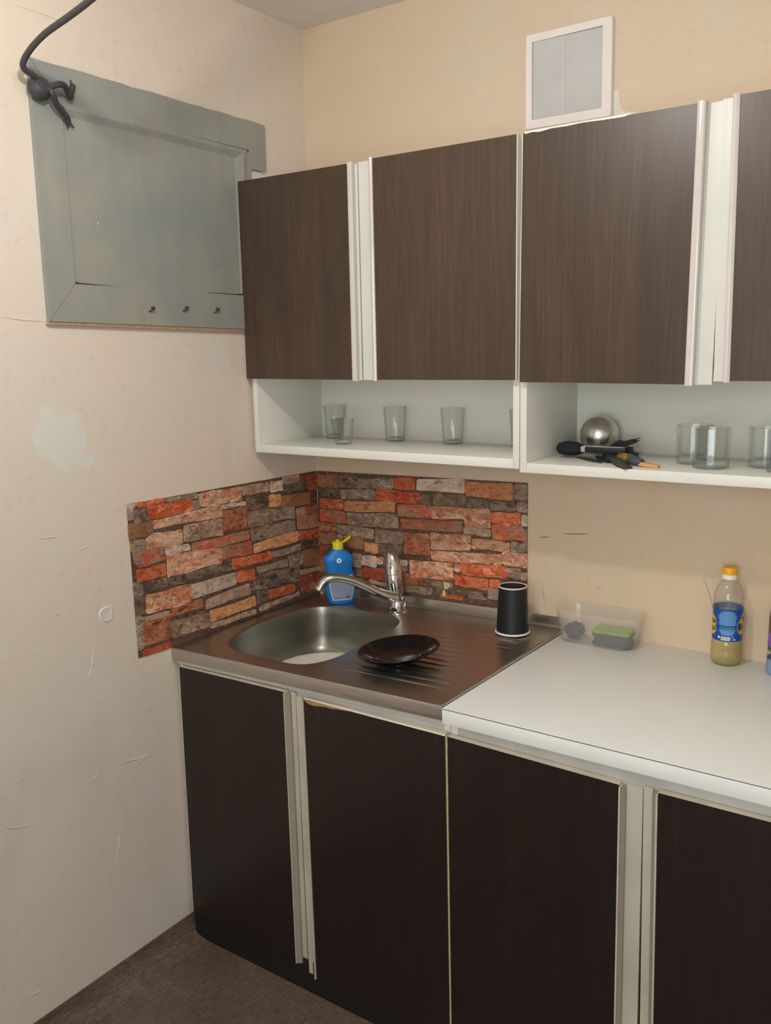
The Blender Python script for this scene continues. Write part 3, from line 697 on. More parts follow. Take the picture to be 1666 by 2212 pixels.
# ------------------------------------------------------------------ wall cabinets
DU, DC = .3083, .2896
def door_panel(parent, quad, y0, y1, name='door', face='wood'):
    # quad: four corners (x, z) clockwise from top-left in the front plane; dark front, pale edges
    m = MB(); q = [(p[0], p[1]) for p in quad]
    m.prism(q, lambda u, v, d: Vector((u, -d, v)), y0, y1, mi=0, mi_side=1, inset=.0008)
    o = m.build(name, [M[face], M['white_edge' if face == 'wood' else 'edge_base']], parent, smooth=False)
    return o
def strip(parent, name, xt, xb, zt, zb, w0, w1, prof, mat):
    # vertical profile following a leaning door edge: prof list of (offset along x from the edge, depth y)
    rs = [[Vector((xb + a, -d, zb)) for a, d in prof], [Vector((xt + a, -d, zt)) for a, d in prof]]
    return MB().rings(rs).build(name, M[mat], parent, angle=30)
def pull(door, xt, xb, zt, zb, sg, y, lipw, stripw, flw, rec, metal_front=True):
    # finger pull along a door edge: bright lip, aluminium strip, cream channel behind
    s = sg
    if metal_front:
        pr_ = [(0, y - .016), (0, y + .0015), (s * .002, y + .0035), (s * stripw * .5, y + .0048), (s * (stripw - .002), y + .0035), (s * stripw, y + .0012), (s * stripw, y - .016)]
        strip(door, 'edge_strip', xt, xb, zt + .002, zb - .002, 0, 0, pr_, 'alu')
        c0 = stripw
    else:
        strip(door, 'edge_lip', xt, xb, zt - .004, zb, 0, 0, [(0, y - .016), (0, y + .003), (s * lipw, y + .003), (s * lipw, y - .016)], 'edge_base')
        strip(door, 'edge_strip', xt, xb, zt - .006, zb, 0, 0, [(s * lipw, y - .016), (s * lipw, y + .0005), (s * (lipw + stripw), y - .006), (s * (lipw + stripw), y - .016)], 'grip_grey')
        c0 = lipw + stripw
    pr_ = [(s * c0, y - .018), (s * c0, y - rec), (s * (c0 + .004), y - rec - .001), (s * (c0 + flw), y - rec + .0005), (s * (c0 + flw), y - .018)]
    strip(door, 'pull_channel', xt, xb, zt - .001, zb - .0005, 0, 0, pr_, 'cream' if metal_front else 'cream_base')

def wall_cabinet(x0, x1, dz, label):
    t = thing('wall_cabinet', ((x0 + x1) / 2, -.145, 1.3101 + dz), label, 'cabinet', 'wall cabinets')
    zb, zt = 1.3101 + dz, 2.036
    th = .0166
    MB().box(x0, x0 + th, -DC, -.0015, zb, zt, .0012).build('side_panel', M['white_lam'], t)
    MB().box(x1 - th, x1, -DC, -.0015, zb, zt, .0012).build('side_panel', M['white_lam'], t)
    MB().box(x0 + th, x1 - th, -DC + .0005, -.0065, zb, zb + .0227, .001).build('shelf_board', M['white_lam'], t)
    MB().box(x0 + th, x1 - th, -DC + .002, -.0065, 1.519, 1.535, .001).build('shelf_board', M['white_lam'], t)
    MB().box(x0 + th, x1 - th, -DC + .002, -.0065, zt - .016, zt, .001).build('top_board', M['white_lam'], t)
    MB().box(x0 + th, x1 - th, -.0062, -.0015, zb + .001, zt, 0).build('back_panel', M['white_lam'], t)
    return t
c1 = wall_cabinet(.0185, .8492, 0, 'wall cabinet in the room corner with narrow walnut doors over a glass shelf')
d = door_panel(c1, [(.0157, 2.0408), (.3868, 2.0395), (.386, 1.5140), (.0156, 1.5165)], DU - .017, DU)
pull(d, .3868, .386, 2.0395, 1.514, 1, DU, 0, .0150, .0075, .012)
d = door_panel(c1, [(.4627, 2.0422), (.8492, 2.0415), (.8484, 1.5141), (.4632, 1.5144)], DU - .017, DU)
pull(d, .4627, .4632, 2.0422, 1.5144, -1, DU, 0, .0115, .039, .012)
strip(d, 'edge_band', .8494, .8486, 2.0415, 1.5145, 0, 0, [(0, DU - .017), (0, DU - .0003), (.0018, DU - .0003), (.0018, DU - .017)], 'white_edge')
c2 = wall_cabinet(.8510, 1.6830, -.0075, 'wall cabinet to the right, utensils and heavy tumblers in its open shelf')
d = door_panel(c2, [(.8641, 2.0413), (1.2357, 2.0421), (1.2296, 1.5062), (.8581, 1.5099)], DU - .017, DU)
pull(d, 1.2357, 1.2296, 2.0421, 1.5062, 1, DU, 0, .0165, .034, .013)
strip(d, 'edge_band', .8625, .8563, 2.0408, 1.5099, 0, 0, [(0, DU - .017), (0, DU - .0003), (.0014, DU - .0003), (.0014, DU - .017)], 'white_edge')
blob('chipped_edge', [(.868, 2.0435), (.868, 2.0375), (.885, 2.0395), (.90, 2.0378), (.93, 2.0402), (1.0, 2.0408), (1.09, 2.040), (1.12, 2.0435)], lambda u, v, dd: Vector((u, -DU - dd, v)), .0008, M['white_edge'], d, .0008, 2)
d = door_panel(c2, [(1.3150, 2.0447), (1.683, 2.0446), (1.6835, 1.5126), (1.3182, 1.5132)], DU - .017, DU)
pull(d, 1.3150, 1.3182, 2.0447, 1.5132, -1, DU, 0, .0135, .0215, .013)

# ------------------------------------------------------------------ base cabinets
DL = .6422
def base_cabinet(x0, x1, label):
    t = thing('base_cabinet', ((x0 + x1) / 2, -.31, 0), label, 'cabinet', 'base cabinets')
    MB().box(x0, x0 + .016, -.624, -.012, .09, .808, .001).build('side_panel', M['white_lam'], t)
    MB().box(x1 - .016, x1, -.624, -.012, .09, .808, .001).build('side_panel', M['white_lam'], t)
    MB().box(x0 + .016, x1 - .016, -.624, -.606, .762, .808, .001).build('top_rail', M['rail'], t)
    MB().box(x0 + .016, x1 - .016, -.622, -.012, .09, .106, .001).build('bottom_board', M['white_lam'], t)
    MB().box(x0 + .016, x1 - .016, -.016, -.012, .106, .80, 0).build('back_panel', M['white_lam'], t)
    MB().box(x0 + .004, x1 - .004, -.632, -.6255, .0, .0895, .001).build('plinth', M['dark'], t)
    for px in (x0 + .06, x1 - .06):
        MB().box(px - .02, px + .02, -.06, -.03, 0, .0895, .001).build('foot', M['dark'], t)
    return t
b1 = base_cabinet(.030, .8620, 'sink base cabinet with dark walnut doors beside the left wall')
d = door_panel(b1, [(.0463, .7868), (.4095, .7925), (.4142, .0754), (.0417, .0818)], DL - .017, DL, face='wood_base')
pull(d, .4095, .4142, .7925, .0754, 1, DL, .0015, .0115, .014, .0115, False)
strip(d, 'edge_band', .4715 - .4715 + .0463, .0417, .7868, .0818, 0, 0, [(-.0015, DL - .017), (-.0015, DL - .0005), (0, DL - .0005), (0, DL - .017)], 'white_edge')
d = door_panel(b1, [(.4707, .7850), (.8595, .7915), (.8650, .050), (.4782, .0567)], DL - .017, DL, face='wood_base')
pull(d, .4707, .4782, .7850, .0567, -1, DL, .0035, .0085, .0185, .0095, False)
ch = [(.474, .7858), (.62, .7884), (.60, .7855), (.575, .7842), (.56, .7815), (.535, .7812), (.52, .7795), (.50, .7770), (.487, .7775), (.478, .7815)]
MB().prism(ch, lambda u, v, dd: Vector((u, -DL - dd, v)), -.002, .0007, inset=.0006).build('chipped_edge', M['chip'], d)
MB().box(.4735, .860, -DL - .0006, -DL + .002, .7872, .7905, .0003).build('edge_band', M['white_edge'], d)
b2 = base_cabinet(.8635, 1.6950, 'base cabinet with dark walnut doors under the white worktop')
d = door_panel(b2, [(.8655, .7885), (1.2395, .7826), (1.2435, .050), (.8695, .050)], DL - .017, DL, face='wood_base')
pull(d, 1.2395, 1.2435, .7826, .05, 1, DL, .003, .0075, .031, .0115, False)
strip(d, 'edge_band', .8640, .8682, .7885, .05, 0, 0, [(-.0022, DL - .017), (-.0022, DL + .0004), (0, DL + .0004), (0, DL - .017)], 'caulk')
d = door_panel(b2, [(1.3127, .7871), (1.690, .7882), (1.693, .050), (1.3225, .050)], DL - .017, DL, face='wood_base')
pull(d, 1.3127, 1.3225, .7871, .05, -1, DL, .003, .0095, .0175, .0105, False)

# ------------------------------------------------------------------ white worktop
wt = thing('worktop', (1.28, -.32, .8128), 'plain white laminate worktop to the right of the steel sink', 'worktop')
MB().box(.8512, 1.7000, -.6400, -.0008, .8128, .8447, .0006).build('slab', M['worktop'], wt)
MB().box(.8512, 1.7000, -.6404, -.0008, .8447, .8458, 0).build('glue_line', M['seam'], wt)
MB().box(.8510, 1.7000, -.6400, -.0008, .8458, .8468, .0002).build('laminate_sheet', M['worktop'], wt)
ZT = .8468

# ------------------------------------------------------------------ stainless sink top
def SK(x, y, h): return Vector((x, y, .8312 + .0226 * (x - .013) + h))
sk = thing('sink', SK(.43, -.32, -.17), 'stainless steel sink top with deep bowl and ribbed drainer in the corner', 'sink')
rim = [(.1181, -.5249), (.082, -.45), (.0640, -.3691), (.064, -.28), (.0743, -.1891), (.0980, -.138), (.1415, -.116), (.2100, -.114), (.2833, -.118), (.350, -.124), (.395, -.144), (.422, -.1856), (.4376, -.2754), (.445, -.35), (.4478, -.4311), (.445, -.5), (.423, -.5547), (.3847, -.576), (.3161, -.579), (.25, -.576), (.2, -.570), (.150, -.552)]
def closed_spline(P, k):
    out = []; n = len(P)
    for i in range(n):
        p0, p1, p2, p3 = (Vector((*P[(i + j) % n], 0)) for j in (-1, 0, 1, 2))
        for j in range(k):
            t = j / k
            out.append(.5 * ((2 * p1) + (p2 - p0) * t + (2 * p0 - 5 * p1 + 4 * p2 - p3) * t * t + (3 * p1 - p0 - 3 * p2 + p3) * t ** 3))
    return out
rimc = closed_spline(rim[::-1], 4)
ctr = Vector((.262, -.35, 0))
X0, X1, Y0, Y1 = .0155, .8496, -.6359, -.0085
def outer(p):
    dv = (p - ctr); t = 1e9
    for a, lo, hi in ((0, X0, X1), (1, Y0, Y1)):
        if dv[a] > 1e-9: t = min(t, (hi - ctr[a]) / dv[a])
        elif dv[a] < -1e-9: t = min(t, (lo - ctr[a]) / dv[a])
    return ctr + dv * t
out = [outer(p) for p in rimc]
for cx_, cy_ in ((X0, Y0), (X1, Y0), (X1, Y1), (X0, Y1)):       # snap the nearest ray to each corner
    j = min(range(len(out)), key=lambda i: (out[i].x - cx_) ** 2 + (out[i].y - cy_) ** 2); out[j] = Vector((cx_, cy_, 0))
def off(p, q): return ctr + (p - ctr) * q
top = MB()
top.rings([[SK(p.x, p.y, 0) for p in out], [SK(*(off(p, 1.035))[:2], 0) for p in rimc], [SK(*(off(p, 1.015))[:2], -.0008) for p in rimc], [SK(p.x, p.y, -.004) for p in rimc]], False, False)
# front apron, returned edges
top.box(X0, X1, Y0, Y0 + .0012, .0, .0, 0) if False else None
ap = []
for x in (X0, .3, .6, X1):
    ap.append([SK(x, Y0 + .0006, 0), SK(x, Y0 - .0012, -.001), SK(x, Y0 - .0016, -.004), SK(x, Y0 - .0016, -.031), SK(x, Y0 - .0004, -.033), SK(x, Y0 + .004, -.033), SK(x, Y0 + .004, -.003)])
top.build('top_sheet', M['steel'], sk, angle=40)
MB().rings(ap).build('apron', M['steel_apron'], sk, angle=40)
lipm = MB()
for x in (.0185,):
    lipm.rings([[SK(.03 if i == 0 else .848, Y0 + .0045, -.004), SK(.03 if i == 0 else .848, Y0 + .0045, -.043), SK(.03 if i == 0 else .848, Y0 + .009, -.043), SK(.03 if i == 0 else .848, Y0 + .009, -.004)] for i in (0, 1)])
lipm.build('inner_lip', M['rail'], sk)
bw = MB(); rs = []
for q, h in ((1.0, -.004), (.993, -.012), (.985, -.03), (.965, -.085), (.945, -.115), (.90, -.134), (.82, -.146), (.6, -.149), (.3, -.151), (.12, -.152)):
    rs.append([SK(*(off(p, q))[:2], h) for p in rimc])
bw.rings(rs, False, False)
bw.build('bowl', M['steel_bowl'], sk, angle=80)
dr = MB(); dr.lathe([(.0, -.001), (.022, -.001), (.030, .0005), (.037, .0022), (.044, .0026), (.05, .0)], SK(ctr.x, ctr.y, -.152), 28)
dr.build('drain', M['chrome'], sk)
us = MB(); us.rings([[SK(x, -.0026, -.004), SK(x, -.0026, .027), SK(x, -.0055, .028), SK(x, -.0068, .025), SK(x, -.008, .006), SK(x, -.014, -.0005), SK(x, -.014, -.004)] for x in (.02, X1)])
us.build('upstand', M['steel'], sk)
re_ = MB(); re_.rings([[SK(X1 - a, y, h) for a, h in ((.009, -.002), (.009, .0004), (.006, .0022), (.002, .0024), (0, .001), (0, -.03))] for y in (Y0 + .0005, Y1)])
re_.build('edge_bead', M['steel'], sk)
for i in range(13):
    y = -.159 - i * (.545 - .159) / 12
    x0 = .50 + .03 * math.sin(i * 1.3) * 0 + (.0 if i > 2 else .02)
    rr_ = []
    xs = [x0, x0 + .02, x0 + .06, .72, .775, .795 + .0008 * i]
    hs = [.0002, .0007, .0016, .0021, .0022, .0003]
    for x, h in zip(xs, hs):
        rr_.append([SK(x, y - .0085, -.001), SK(x, y - .006, h * .3), SK(x, y - .003, h * .9), SK(x, y, h), SK(x, y + .003, h * .9), SK(x, y + .006, h * .3), SK(x, y + .0085, -.001)])
    MB().rings(rr_).build('drainer_rib', M['steel'], sk, angle=75)
for cx_, cy_, r_ in ((.035, -.60, .0035), (.026, -.622, .003)):
    pass

# ------------------------------------------------------------------ mixer tap
fb = SK(.352, -.079, 0)
fa = thing('mixer_tap', fb, 'chrome single lever mixer tap behind the sink bowl', 'tap')
MB().lathe([(.0, .0), (.031, .0), (.032, .003), (.027, .006), (.0255, .008)], fb, 28, cap0=True).build('base_ring', M['chrome'], fa)
MB().lathe([(.0245, .006), (.0245, .033), (.0225, .036), (.0215, .038)], fb, 28).build('collar', M['chrome'], fa)
tilt = Matrix.Rotation(math.radians(-7), 3, 'Y')
MB().lathe([(.0215, .034), (.0225, .05), (.0235, .07), (.0240, .085), (.0240, .108), (.0232, .112), (.0, .112)], fb, 28, tilt, sx=1.05).build('body', M['chrome'], fa)
MB().lathe([(.0242, .112), (.0255, .1135), (.0255, .119), (.0246, .121), (.0, .121)], fb, 28, tilt, sx=1.05).build('joint_ring', M['chrome'], fa)
lv = MB(); rs = []
for t, w, dpt, zc in ((0, .0255, .0245, .120), (.2, .0265, .0235, .134), (.4, .0255, .020, .150), (.6, .0215, .016, .165), (.8, .0155, .0115, .177), (.93, .009, .007, .184), (1.0, .003, .003, .1865)):
    ring = []
    for i in range(24):
        a = 2 * math.pi * i / 24
        p = Vector((w * math.cos(a) - .004 * t, dpt * math.sin(a) + .010 * t * t, zc))
        ring.append(tilt @ p + fb)
    rs.append(ring)
lv.rings(rs); lv.build('lever', M['chrome'], fa)
MB().lathe([(.0, -.0005), (.0045, -.0005), (.005, .001), (.003, .0035), (.0, .004)], fb + tilt @ Vector((.012, -.0215, .136)), 12, Matrix.Rotation(math.radians(90), 3, 'X')).build('screw_cap', M['ladle'], fa)
sp = [(.350, -.086, .885), (.338, -.105, .892), (.318, -.132, .908), (.295, -.163, .9305), (.272, -.190, .9475), (.250, -.213, .957), (.236, -.229, .9590), (.224, -.2405, .9545), (.215, -.2495, .945), (.2105, -.2535, .935)]
P = spline(sp, 5); n = len(P)
MB().tube(P, [.0225 - .0065 * min(1, i / (n * .4)) + .004 * max(0, (i - n * .55) / (n * .45)) for i in range(n)], 18, flat=.78).build('spout', M['chrome'], fa)
ae = Vector((.2105, -.2535, .935)); ax = (P[-1] - P[-3]).normalized()
MB().tube([ae - ax * .001, ae + ax * .009], .0165, 18).build('aerator', M['ladle'], fa)

# ------------------------------------------------------------------ washing-up liquid
sbp = SK(.142, -.074, .0)
so = thing('detergent_bottle', sbp, 'blue washing-up liquid bottle with open yellow flip cap behind the tap', 'bottle')
a_ = math.radians(50); UX = Vector((math.cos(a_), math.sin(a_), 0)); UN = Vector((math.sin(a_), -math.cos(a_), 0))
def SP(u, n, z): return sbp + UX * (u + (-.006 * (z / .17))) + UN * n + Vector((0, 0, z))
prof = [(.0, .030, .015), (.004, .038, .0195), (.03, .0445, .0225), (.06, .0475, .0235), (.085, .0445, .022), (.103, .0395, .020), (.118, .0405, .0205), (.134, .0455, .0215), (.146, .0435, .021), (.158, .029, .0165), (.166, .0175, .0145), (.171, .0155, .0140)]
bo = MB(); rs = []
for z, w, dpt in prof:
    rs.append([SP(w * math.copysign(abs(math.cos(t)) ** .8, math.cos(t)), dpt * math.copysign(abs(math.sin(t)) ** .8, math.sin(t)), z) for t in [2 * math.pi * i / 32 for i in range(32)]])
bo.rings(rs); bo.build('body', M['blue'], so, angle=60)
cp = MB(); cp.rings([[SP(r * math.cos(t), r * math.sin(t), z) for t in [2 * math.pi * i / 20 for i in range(20)]] for r, z in ((.0165, .169), (.0165, .189), (.0155, .191), (.006, .192), (.005, .197), (.001, .197))])
cap = cp.build('cap', M['yellow'], so)
fl = MB(); fl.rings([[SP(.019 + l * .9 + 0 * w, w * math.cos(t), .190 + l * .62 + .004 * math.sin(t)) for t in [2 * math.pi * i / 12 for i in range(12)]] for l, w in ((-.004, .003), (.001, .006), (.006, .0125), (.014, .0145), (.021, .0115), (.025, .004))])
fl.build('flip_lid', M['yellow'], cap)
def front(u, z):
    # depth of the bottle surface at width u and height z
    for j in range(len(prof) - 1):
        if prof[j][0] <= z <= prof[j + 1][0]:
            t = (z - prof[j][0]) / (prof[j + 1][0] - prof[j][0]); w = prof[j][1] * (1 - t) + prof[j + 1][1] * t; dd = prof[j][2] * (1 - t) + prof[j + 1][2] * t
            c = min(.999, abs(u) / w) ** (1 / .8); return dd * (1 - c * c) ** .4
    return .02
def decal(name, pts_fn, nu, nz, mat, parent, lift):
    m = MB(); g = []
    for j in range(nz + 1):
        for i in range(nu + 1):
            u, z = pts_fn(i / nu, j / nz); g.append(SP(u, front(u, z) + lift, z))
    fs = [(j * (nu + 1) + i, j * (nu + 1) + i + 1, (j + 1) * (nu + 1) + i + 1, (j + 1) * (nu + 1) + i) for j in range(nz) for i in range(nu)]
    m.add(g, fs); return m.build(name, M[mat], parent, angle=60)
def lab(m_):
    def f(i, j):
        z = .016 - m_ * .0 + (.088 - .016) * j; w = (.027 + .008 * math.sin(j * 2.2)) + m_
        return (i - .5) * 2 * w, z + (i - .5) * 0 + (m_ * (2 * j - 1))
    return f
lb = decal('label_border', lab(.0018), 10, 12, 'white', so, .0003)
decal('label', lab(0), 10, 12, 'label_grey', lb, .0007)
def disc(i, j): 
    r = .0078 * j; t = 2 * math.pi * i; return r * math.cos(t) - .003, .1365 + r * math.sin(t)
stk = decal('round_sticker', disc, 18, 3, 'white', so, .0006)
for uu, zz, ww, hh in ((-.003, .1385, .003, .0006), (-.003, .1365, .003, .0006), (-.003, .1345, .002, .0006)):
    decal('sticker_mark', lambda i, j: (uu + (i - .5) * 2 * ww, zz + (j - .5) * 2 * hh), 2, 1, 'ink', stk, .0009)
def glyphs(txt, u0, z0, h, parent, mat='ink'):
    seg = {'0': 'abcdef', '5': 'afgcd', 'm': 'efbcg', 'l': 'fe', ' ': ''}
    w = h * .5; t = h * .09
    for c in txt:
        for s_ in seg[c]:
            x0, x1, z1, z2 = {'a': (0, w, h - t, h + t), 'b': (w - t, w + t, h / 2, h), 'c': (w - t, w + t, 0, h / 2), 'd': (0, w, -t, t), 'e': (-t, t, 0, h / 2), 'f': (-t, t, h / 2, h), 'g': (0, w, h / 2 - t, h / 2 + t)}[s_]
            decal('print_stroke', lambda i, j: (u0 + x0 + (x1 - x0) * i, z0 + z1 + (z2 - z1) * j), 1, 1, mat, parent, .0010)
        u0 += h * .8
glyphs('500', .010, .0195, .0065, lb)
for u_, w_ in ((-.022, .004), (-.016, .002), (-.011, .003), (-.006, .0022)):
    decal('print_stroke', lambda i, j: (u_ + w_ * i, .0205 + .003 * j), 1, 1, 'ink', lb, .0010)
decal('print_stroke', lambda i, j: (-.008 + .034 * i + .002 * j, .1265 + .0009 * j + .003 * i * i), 8, 1, 'label_blue', so, .0004)

# ------------------------------------------------------------------ upturned paper cup
cb = SK(.741, -.110, .0035)
cu = thing('paper_cup', cb, 'upturned black paper cup with white rims at the drainer back', 'cup')
MB().lathe([(.0425, .004), (.0362, .124), (.0345, .1245)], cb, 40).build('wall', M['black_paper'], cu, angle=50)
MB().lathe([(.0425, .0), (.0455, .0008), (.0462, .003), (.0452, .0055), (.0428, .0058), (.0415, .003), (.0425, .0)], cb, 40).build('drinking_rim', M['paper_white'], cu)
MB().lathe([(.0362, .1225), (.0368, .1245), (.0362, .1262), (.0345, .1262), (.0338, .1245)], cb, 40).build('base_rim', M['paper_white'], cu)
MB().lathe([(.0345, .1245), (.0338, .117), (.0, .117)], cb, 40).build('recessed_base', M['paper_in'], cu)
pw = []
us_ = MB()
for zz in (.006, .03, .055, .08, .1):
    r = .0425 - (.0425 - .0362) * (zz - .004) / .12 + .0006; a0 = math.radians(-72)
    pw.append([cb + Vector((r * math.cos(a0), r * math.sin(a0), zz)), cb + Vector((r * math.cos(a0 + .05), r * math.sin(a0 + .05), zz))])
us_.rings(pw, False, False, closed=False); us_.build('paper_seam', M['black'], cu)

# ------------------------------------------------------------------ black plate on the drainer
pc = SK(.609, -.443, .0045)
pl = thing('black_plate', pc, 'glossy black plate tilted on the ribbed drainer', 'plate')
Tp = Matrix.Rotation(math.radians(5.5), 3, Vector((-.57, .80, 0))) @ Matrix.Rotation(math.radians(-1.5), 3, Vector((.8, .57, 0)))
Tp = Matrix.Rotation(math.radians(-5.5), 3, Vector((-.57, .80, 0)))
MB().lathe([(.0, .004), (.048, .004), (.060, .007), (.074, .015), (.096, .0225), (.0995, .0235), (.1005, .0225), (.0985, .0205), (.076, .0115), (.061, .003), (.056, .0), (.052, .0), (.050, .002), (.0, .002)], pc + Vector((0, 0, .0065)), 56, Tp).build('dish', M['black_gloss'], pl, angle=50)
MB().lathe([(.0, -.0005), (.0445, -.0005), (.0445, .003), (.0, .003)], pc + Vector((0, 0, .0012)), 32, Tp).build('foot_ring', M['black_gloss'], pl)

# ------------------------------------------------------------------ white plate in the bowl
wp = SK(.268, -.318, -.137)
wpl = thing('white_plate', wp, 'white fluted dinner plate lying in the sink bowl', 'plate')
MB().lathe([(.0, .003), (.085, .003), (.1, .006), (.122, .016), (.142, .022), (.144, .0215), (.124, .0135), (.1, .002), (.085, -.011), (.08, -.011), (.078, .0), (.0, .0)], wp, 80, None, flute=.008, nf=20).build('dish', M['ceramic'], wpl, angle=60)

# ------------------------------------------------------------------ plastic tub, scourer and sponge on the worktop
tb = thing('plastic_tub', (.962, -.062, ZT), 'milky clear plastic food tub on the worktop beside the wall', 'tub')
def rrect(cx, cy, hx_, hy, r, z, n=6):
    out = []
    for sx, sy, a0 in ((1, 1, 0), (-1, 1, 90), (-1, -1, 180), (1, -1, 270)):
        for i in range(n):
            a = math.radians(a0 + 90 * i / (n - 1)); out.append(Vector((cx + sx * (hx_ - r) + r * math.cos(a), cy + sy * (hy - r) + r * math.sin(a), z)))
    return out
tm = MB(); rs = []
for hx_, hy, r, z in ((.080, .030, .024, .0), (.092, .040, .03, .001), (.098, .044, .033, .008), (.110, .052, .040, .076), (.1135, .0555, .042, .079), (.1135, .0555, .042, .083), (.1085, .0505, .039, .083), (.0965, .0428, .032, .009), (.091, .039, .03, .0024), (.080, .030, .024, .002)):
    rs.append(rrect(.960, -.0585, hx_, hy, r, ZT + z))
tm.rings(rs); tm.build('shell', M['tub'], tb, angle=50)
ws = thing('steel_scourer', (.896, -.064, ZT + .003), 'dark round steel wool scourer inside the clear tub', 'scourer')
wm = MB(); rnd = random.Random(3)
for j in range(34):
    ph = rnd.uniform(0, math.pi * 2); th = rnd.uniform(0, math.pi); ax_ = Vector((math.sin(th) * math.cos(ph), math.sin(th) * math.sin(ph), math.cos(th)))
    u_ = ax_.orthogonal().normalized(); v_ = ax_.cross(u_); r0 = rnd.uniform(.6, 1.0); o0 = ax_ * rnd.uniform(-.5, .5) * r0
    pts = []
    for i in range(14):
        a = 2 * math.pi * i / 13; q = (o0 + (u_ * math.cos(a) + v_ * math.sin(a)) * r0 * .85 + Vector((rnd.uniform(-.08, .08), rnd.uniform(-.08, .08), rnd.uniform(-.08, .08))))
        pts.append(Vector((.896 + q.x * .029, -.064 + q.y * .026, ZT + .0265 + max(-1, min(1, q.z)) * .0205)))
    wm.tube(pts, .0019, 4)
wc = MB(); wc.lathe([(.0, -.019), (.015, -.0175), (.024, -.009), (.026, 0), (.024, .009), (.015, .0165), (.0, .0185)], (.896, -.064, ZT + .0235), 16)
tag(wm.build('wire_coils', M['wool'], ws), kind='stuff'); wc.build('core', M['wool'], ws)
sg = thing('kitchen_sponge', (.998, -.062, ZT + .003), 'dark kitchen sponge with green scouring top inside the clear tub', 'sponge')
Ts = Matrix.Rotation(math.radians(4), 3, 'Z')
def spbox(prof):
    m = MB(); rs = []
    for hx_, hy, z in prof:
        rs.append([Ts @ (p - Vector((.998, -.062, 0))) + Vector((.998, -.062, 0)) for p in rrect(.998, -.062, hx_, hy, .006, ZT + z, 4)])
    m.rings(rs); return m
spbox([(.043, .027, .0035), (.0475, .0285, .007), (.0425, .0268, .016), (.0418, .026, .020), (.0475, .0285, .029), (.0475, .0285, .034)]).build('foam', M['sponge'], sg)
spbox([(.0477, .0287, .034), (.0477, .0287, .0395), (.044, .028, .041)]).build('scour_pad', M['green_pad'], sg)

# ------------------------------------------------------------------ sunflower oil bottle
ob = Vector((1.2680, -.0445, ZT))
oi = thing('oil_bottle', ob, 'half empty sunflower oil bottle with orange cap and blue label', 'bottle')
outp = [(.0, .002), (.018, .0015), (.027, .0), (.0325, .003), (.0352, .010), (.0355, .02), (.0352, .030), (.0342, .034), (.0355, .038), (.0342, .044), (.0355, .049), (.0338, .054), (.0330, .058), (.0330, .138), (.0332, .142), (.0338, .148), (.0335, .158), (.0315, .170), (.0270, .183), (.0205, .193), (.0158, .199), (.0140, .202), (.0138, .215)]
inp = [(r - .0009 if r > .002 else 0, z + .0012) for r, z in outp]
MB().lathe(outp + inp[::-1], ob, 44).build('shell', M['pet'], oi, angle=60)
oil = [(r - .0011 if r > .002 else 0, z + .0014) for r, z in outp if z < .125] + [(.0317, .125), (.0, .125)]
oil = [(r, z) for r, z in oil]
MB().lathe(oil, ob, 44).build('oil', M['oil'], oi, angle=60)
MB().lathe([(.0155, .203), (.0165, .2035), (.0165, .214), (.0155, .2145)], ob, 32).build('neck_ring', M['white'], oi)
MB().lathe([(.0160, .2145), (.0164, .215), (.0164, .2285), (.0155, .2305), (.0, .2308)], ob, 32).build('cap', M['orange_cap'], oi)
def cyl(name, a0, a1, z0, z1, r, mat, parent, n=16):
    m = MB(); m.rings([[ob + Vector((r * math.cos(a0 + (a1 - a0) * i / n), r * math.sin(a0 + (a1 - a0) * i / n), z)) for i in range(n + 1)] for z in (z0, z1)], False, False, closed=False)
    return m.build(name, M[mat], parent, angle=60)
lo = cyl('label', 0, 2 * math.pi, .0605, .1375, .0334, 'label_blue', oi, 48)
FA = math.atan2(-2.13, .54)          # side of the bottle turned to the room
def lines(z, w, mat='label_light', h=.0022, nm='print_line'):
    cyl(nm, FA - w, FA + w, z, z + h, .03365, mat, lo, 8)
for i, w in enumerate((.30, .55, .50, .62, .52, .66, .58, .60, .55, .56, .5)):
    lines(.1300 - i * .0031, w * (1 + .08 * math.sin(i * 5.1)))
cyl('print_block', FA - .52, FA + .50, .0885, .0955, .0336, 'teal', lo, 10)
lines(.0872, .55, 'white', .0005)
for i, w in enumerate((.52, .48, .42, .36)): lines(.0835 - i * .0028, w)
bc = cyl('barcode', FA - .40, FA + .22, .0632, .0718, .03365, 'white', lo, 8)
for i in range(13):
    a = FA - .36 + i * .042; cyl('bar', a, a + .012 + .012 * (i % 3 == 0), .0645, .0710, .0338, 'ink', bc, 1)
cyl('print_mark', FA - .62, FA - .48, .0668, .0722, .03365, 'white', lo, 3)
cyl('print_mark', FA + .30, FA + .48, .0690, .0725, .03365, 'label_light', lo, 3)
cyl('print_mark', FA + .38, FA + .62, .0645, .0662, .03365, 'white', lo, 3)
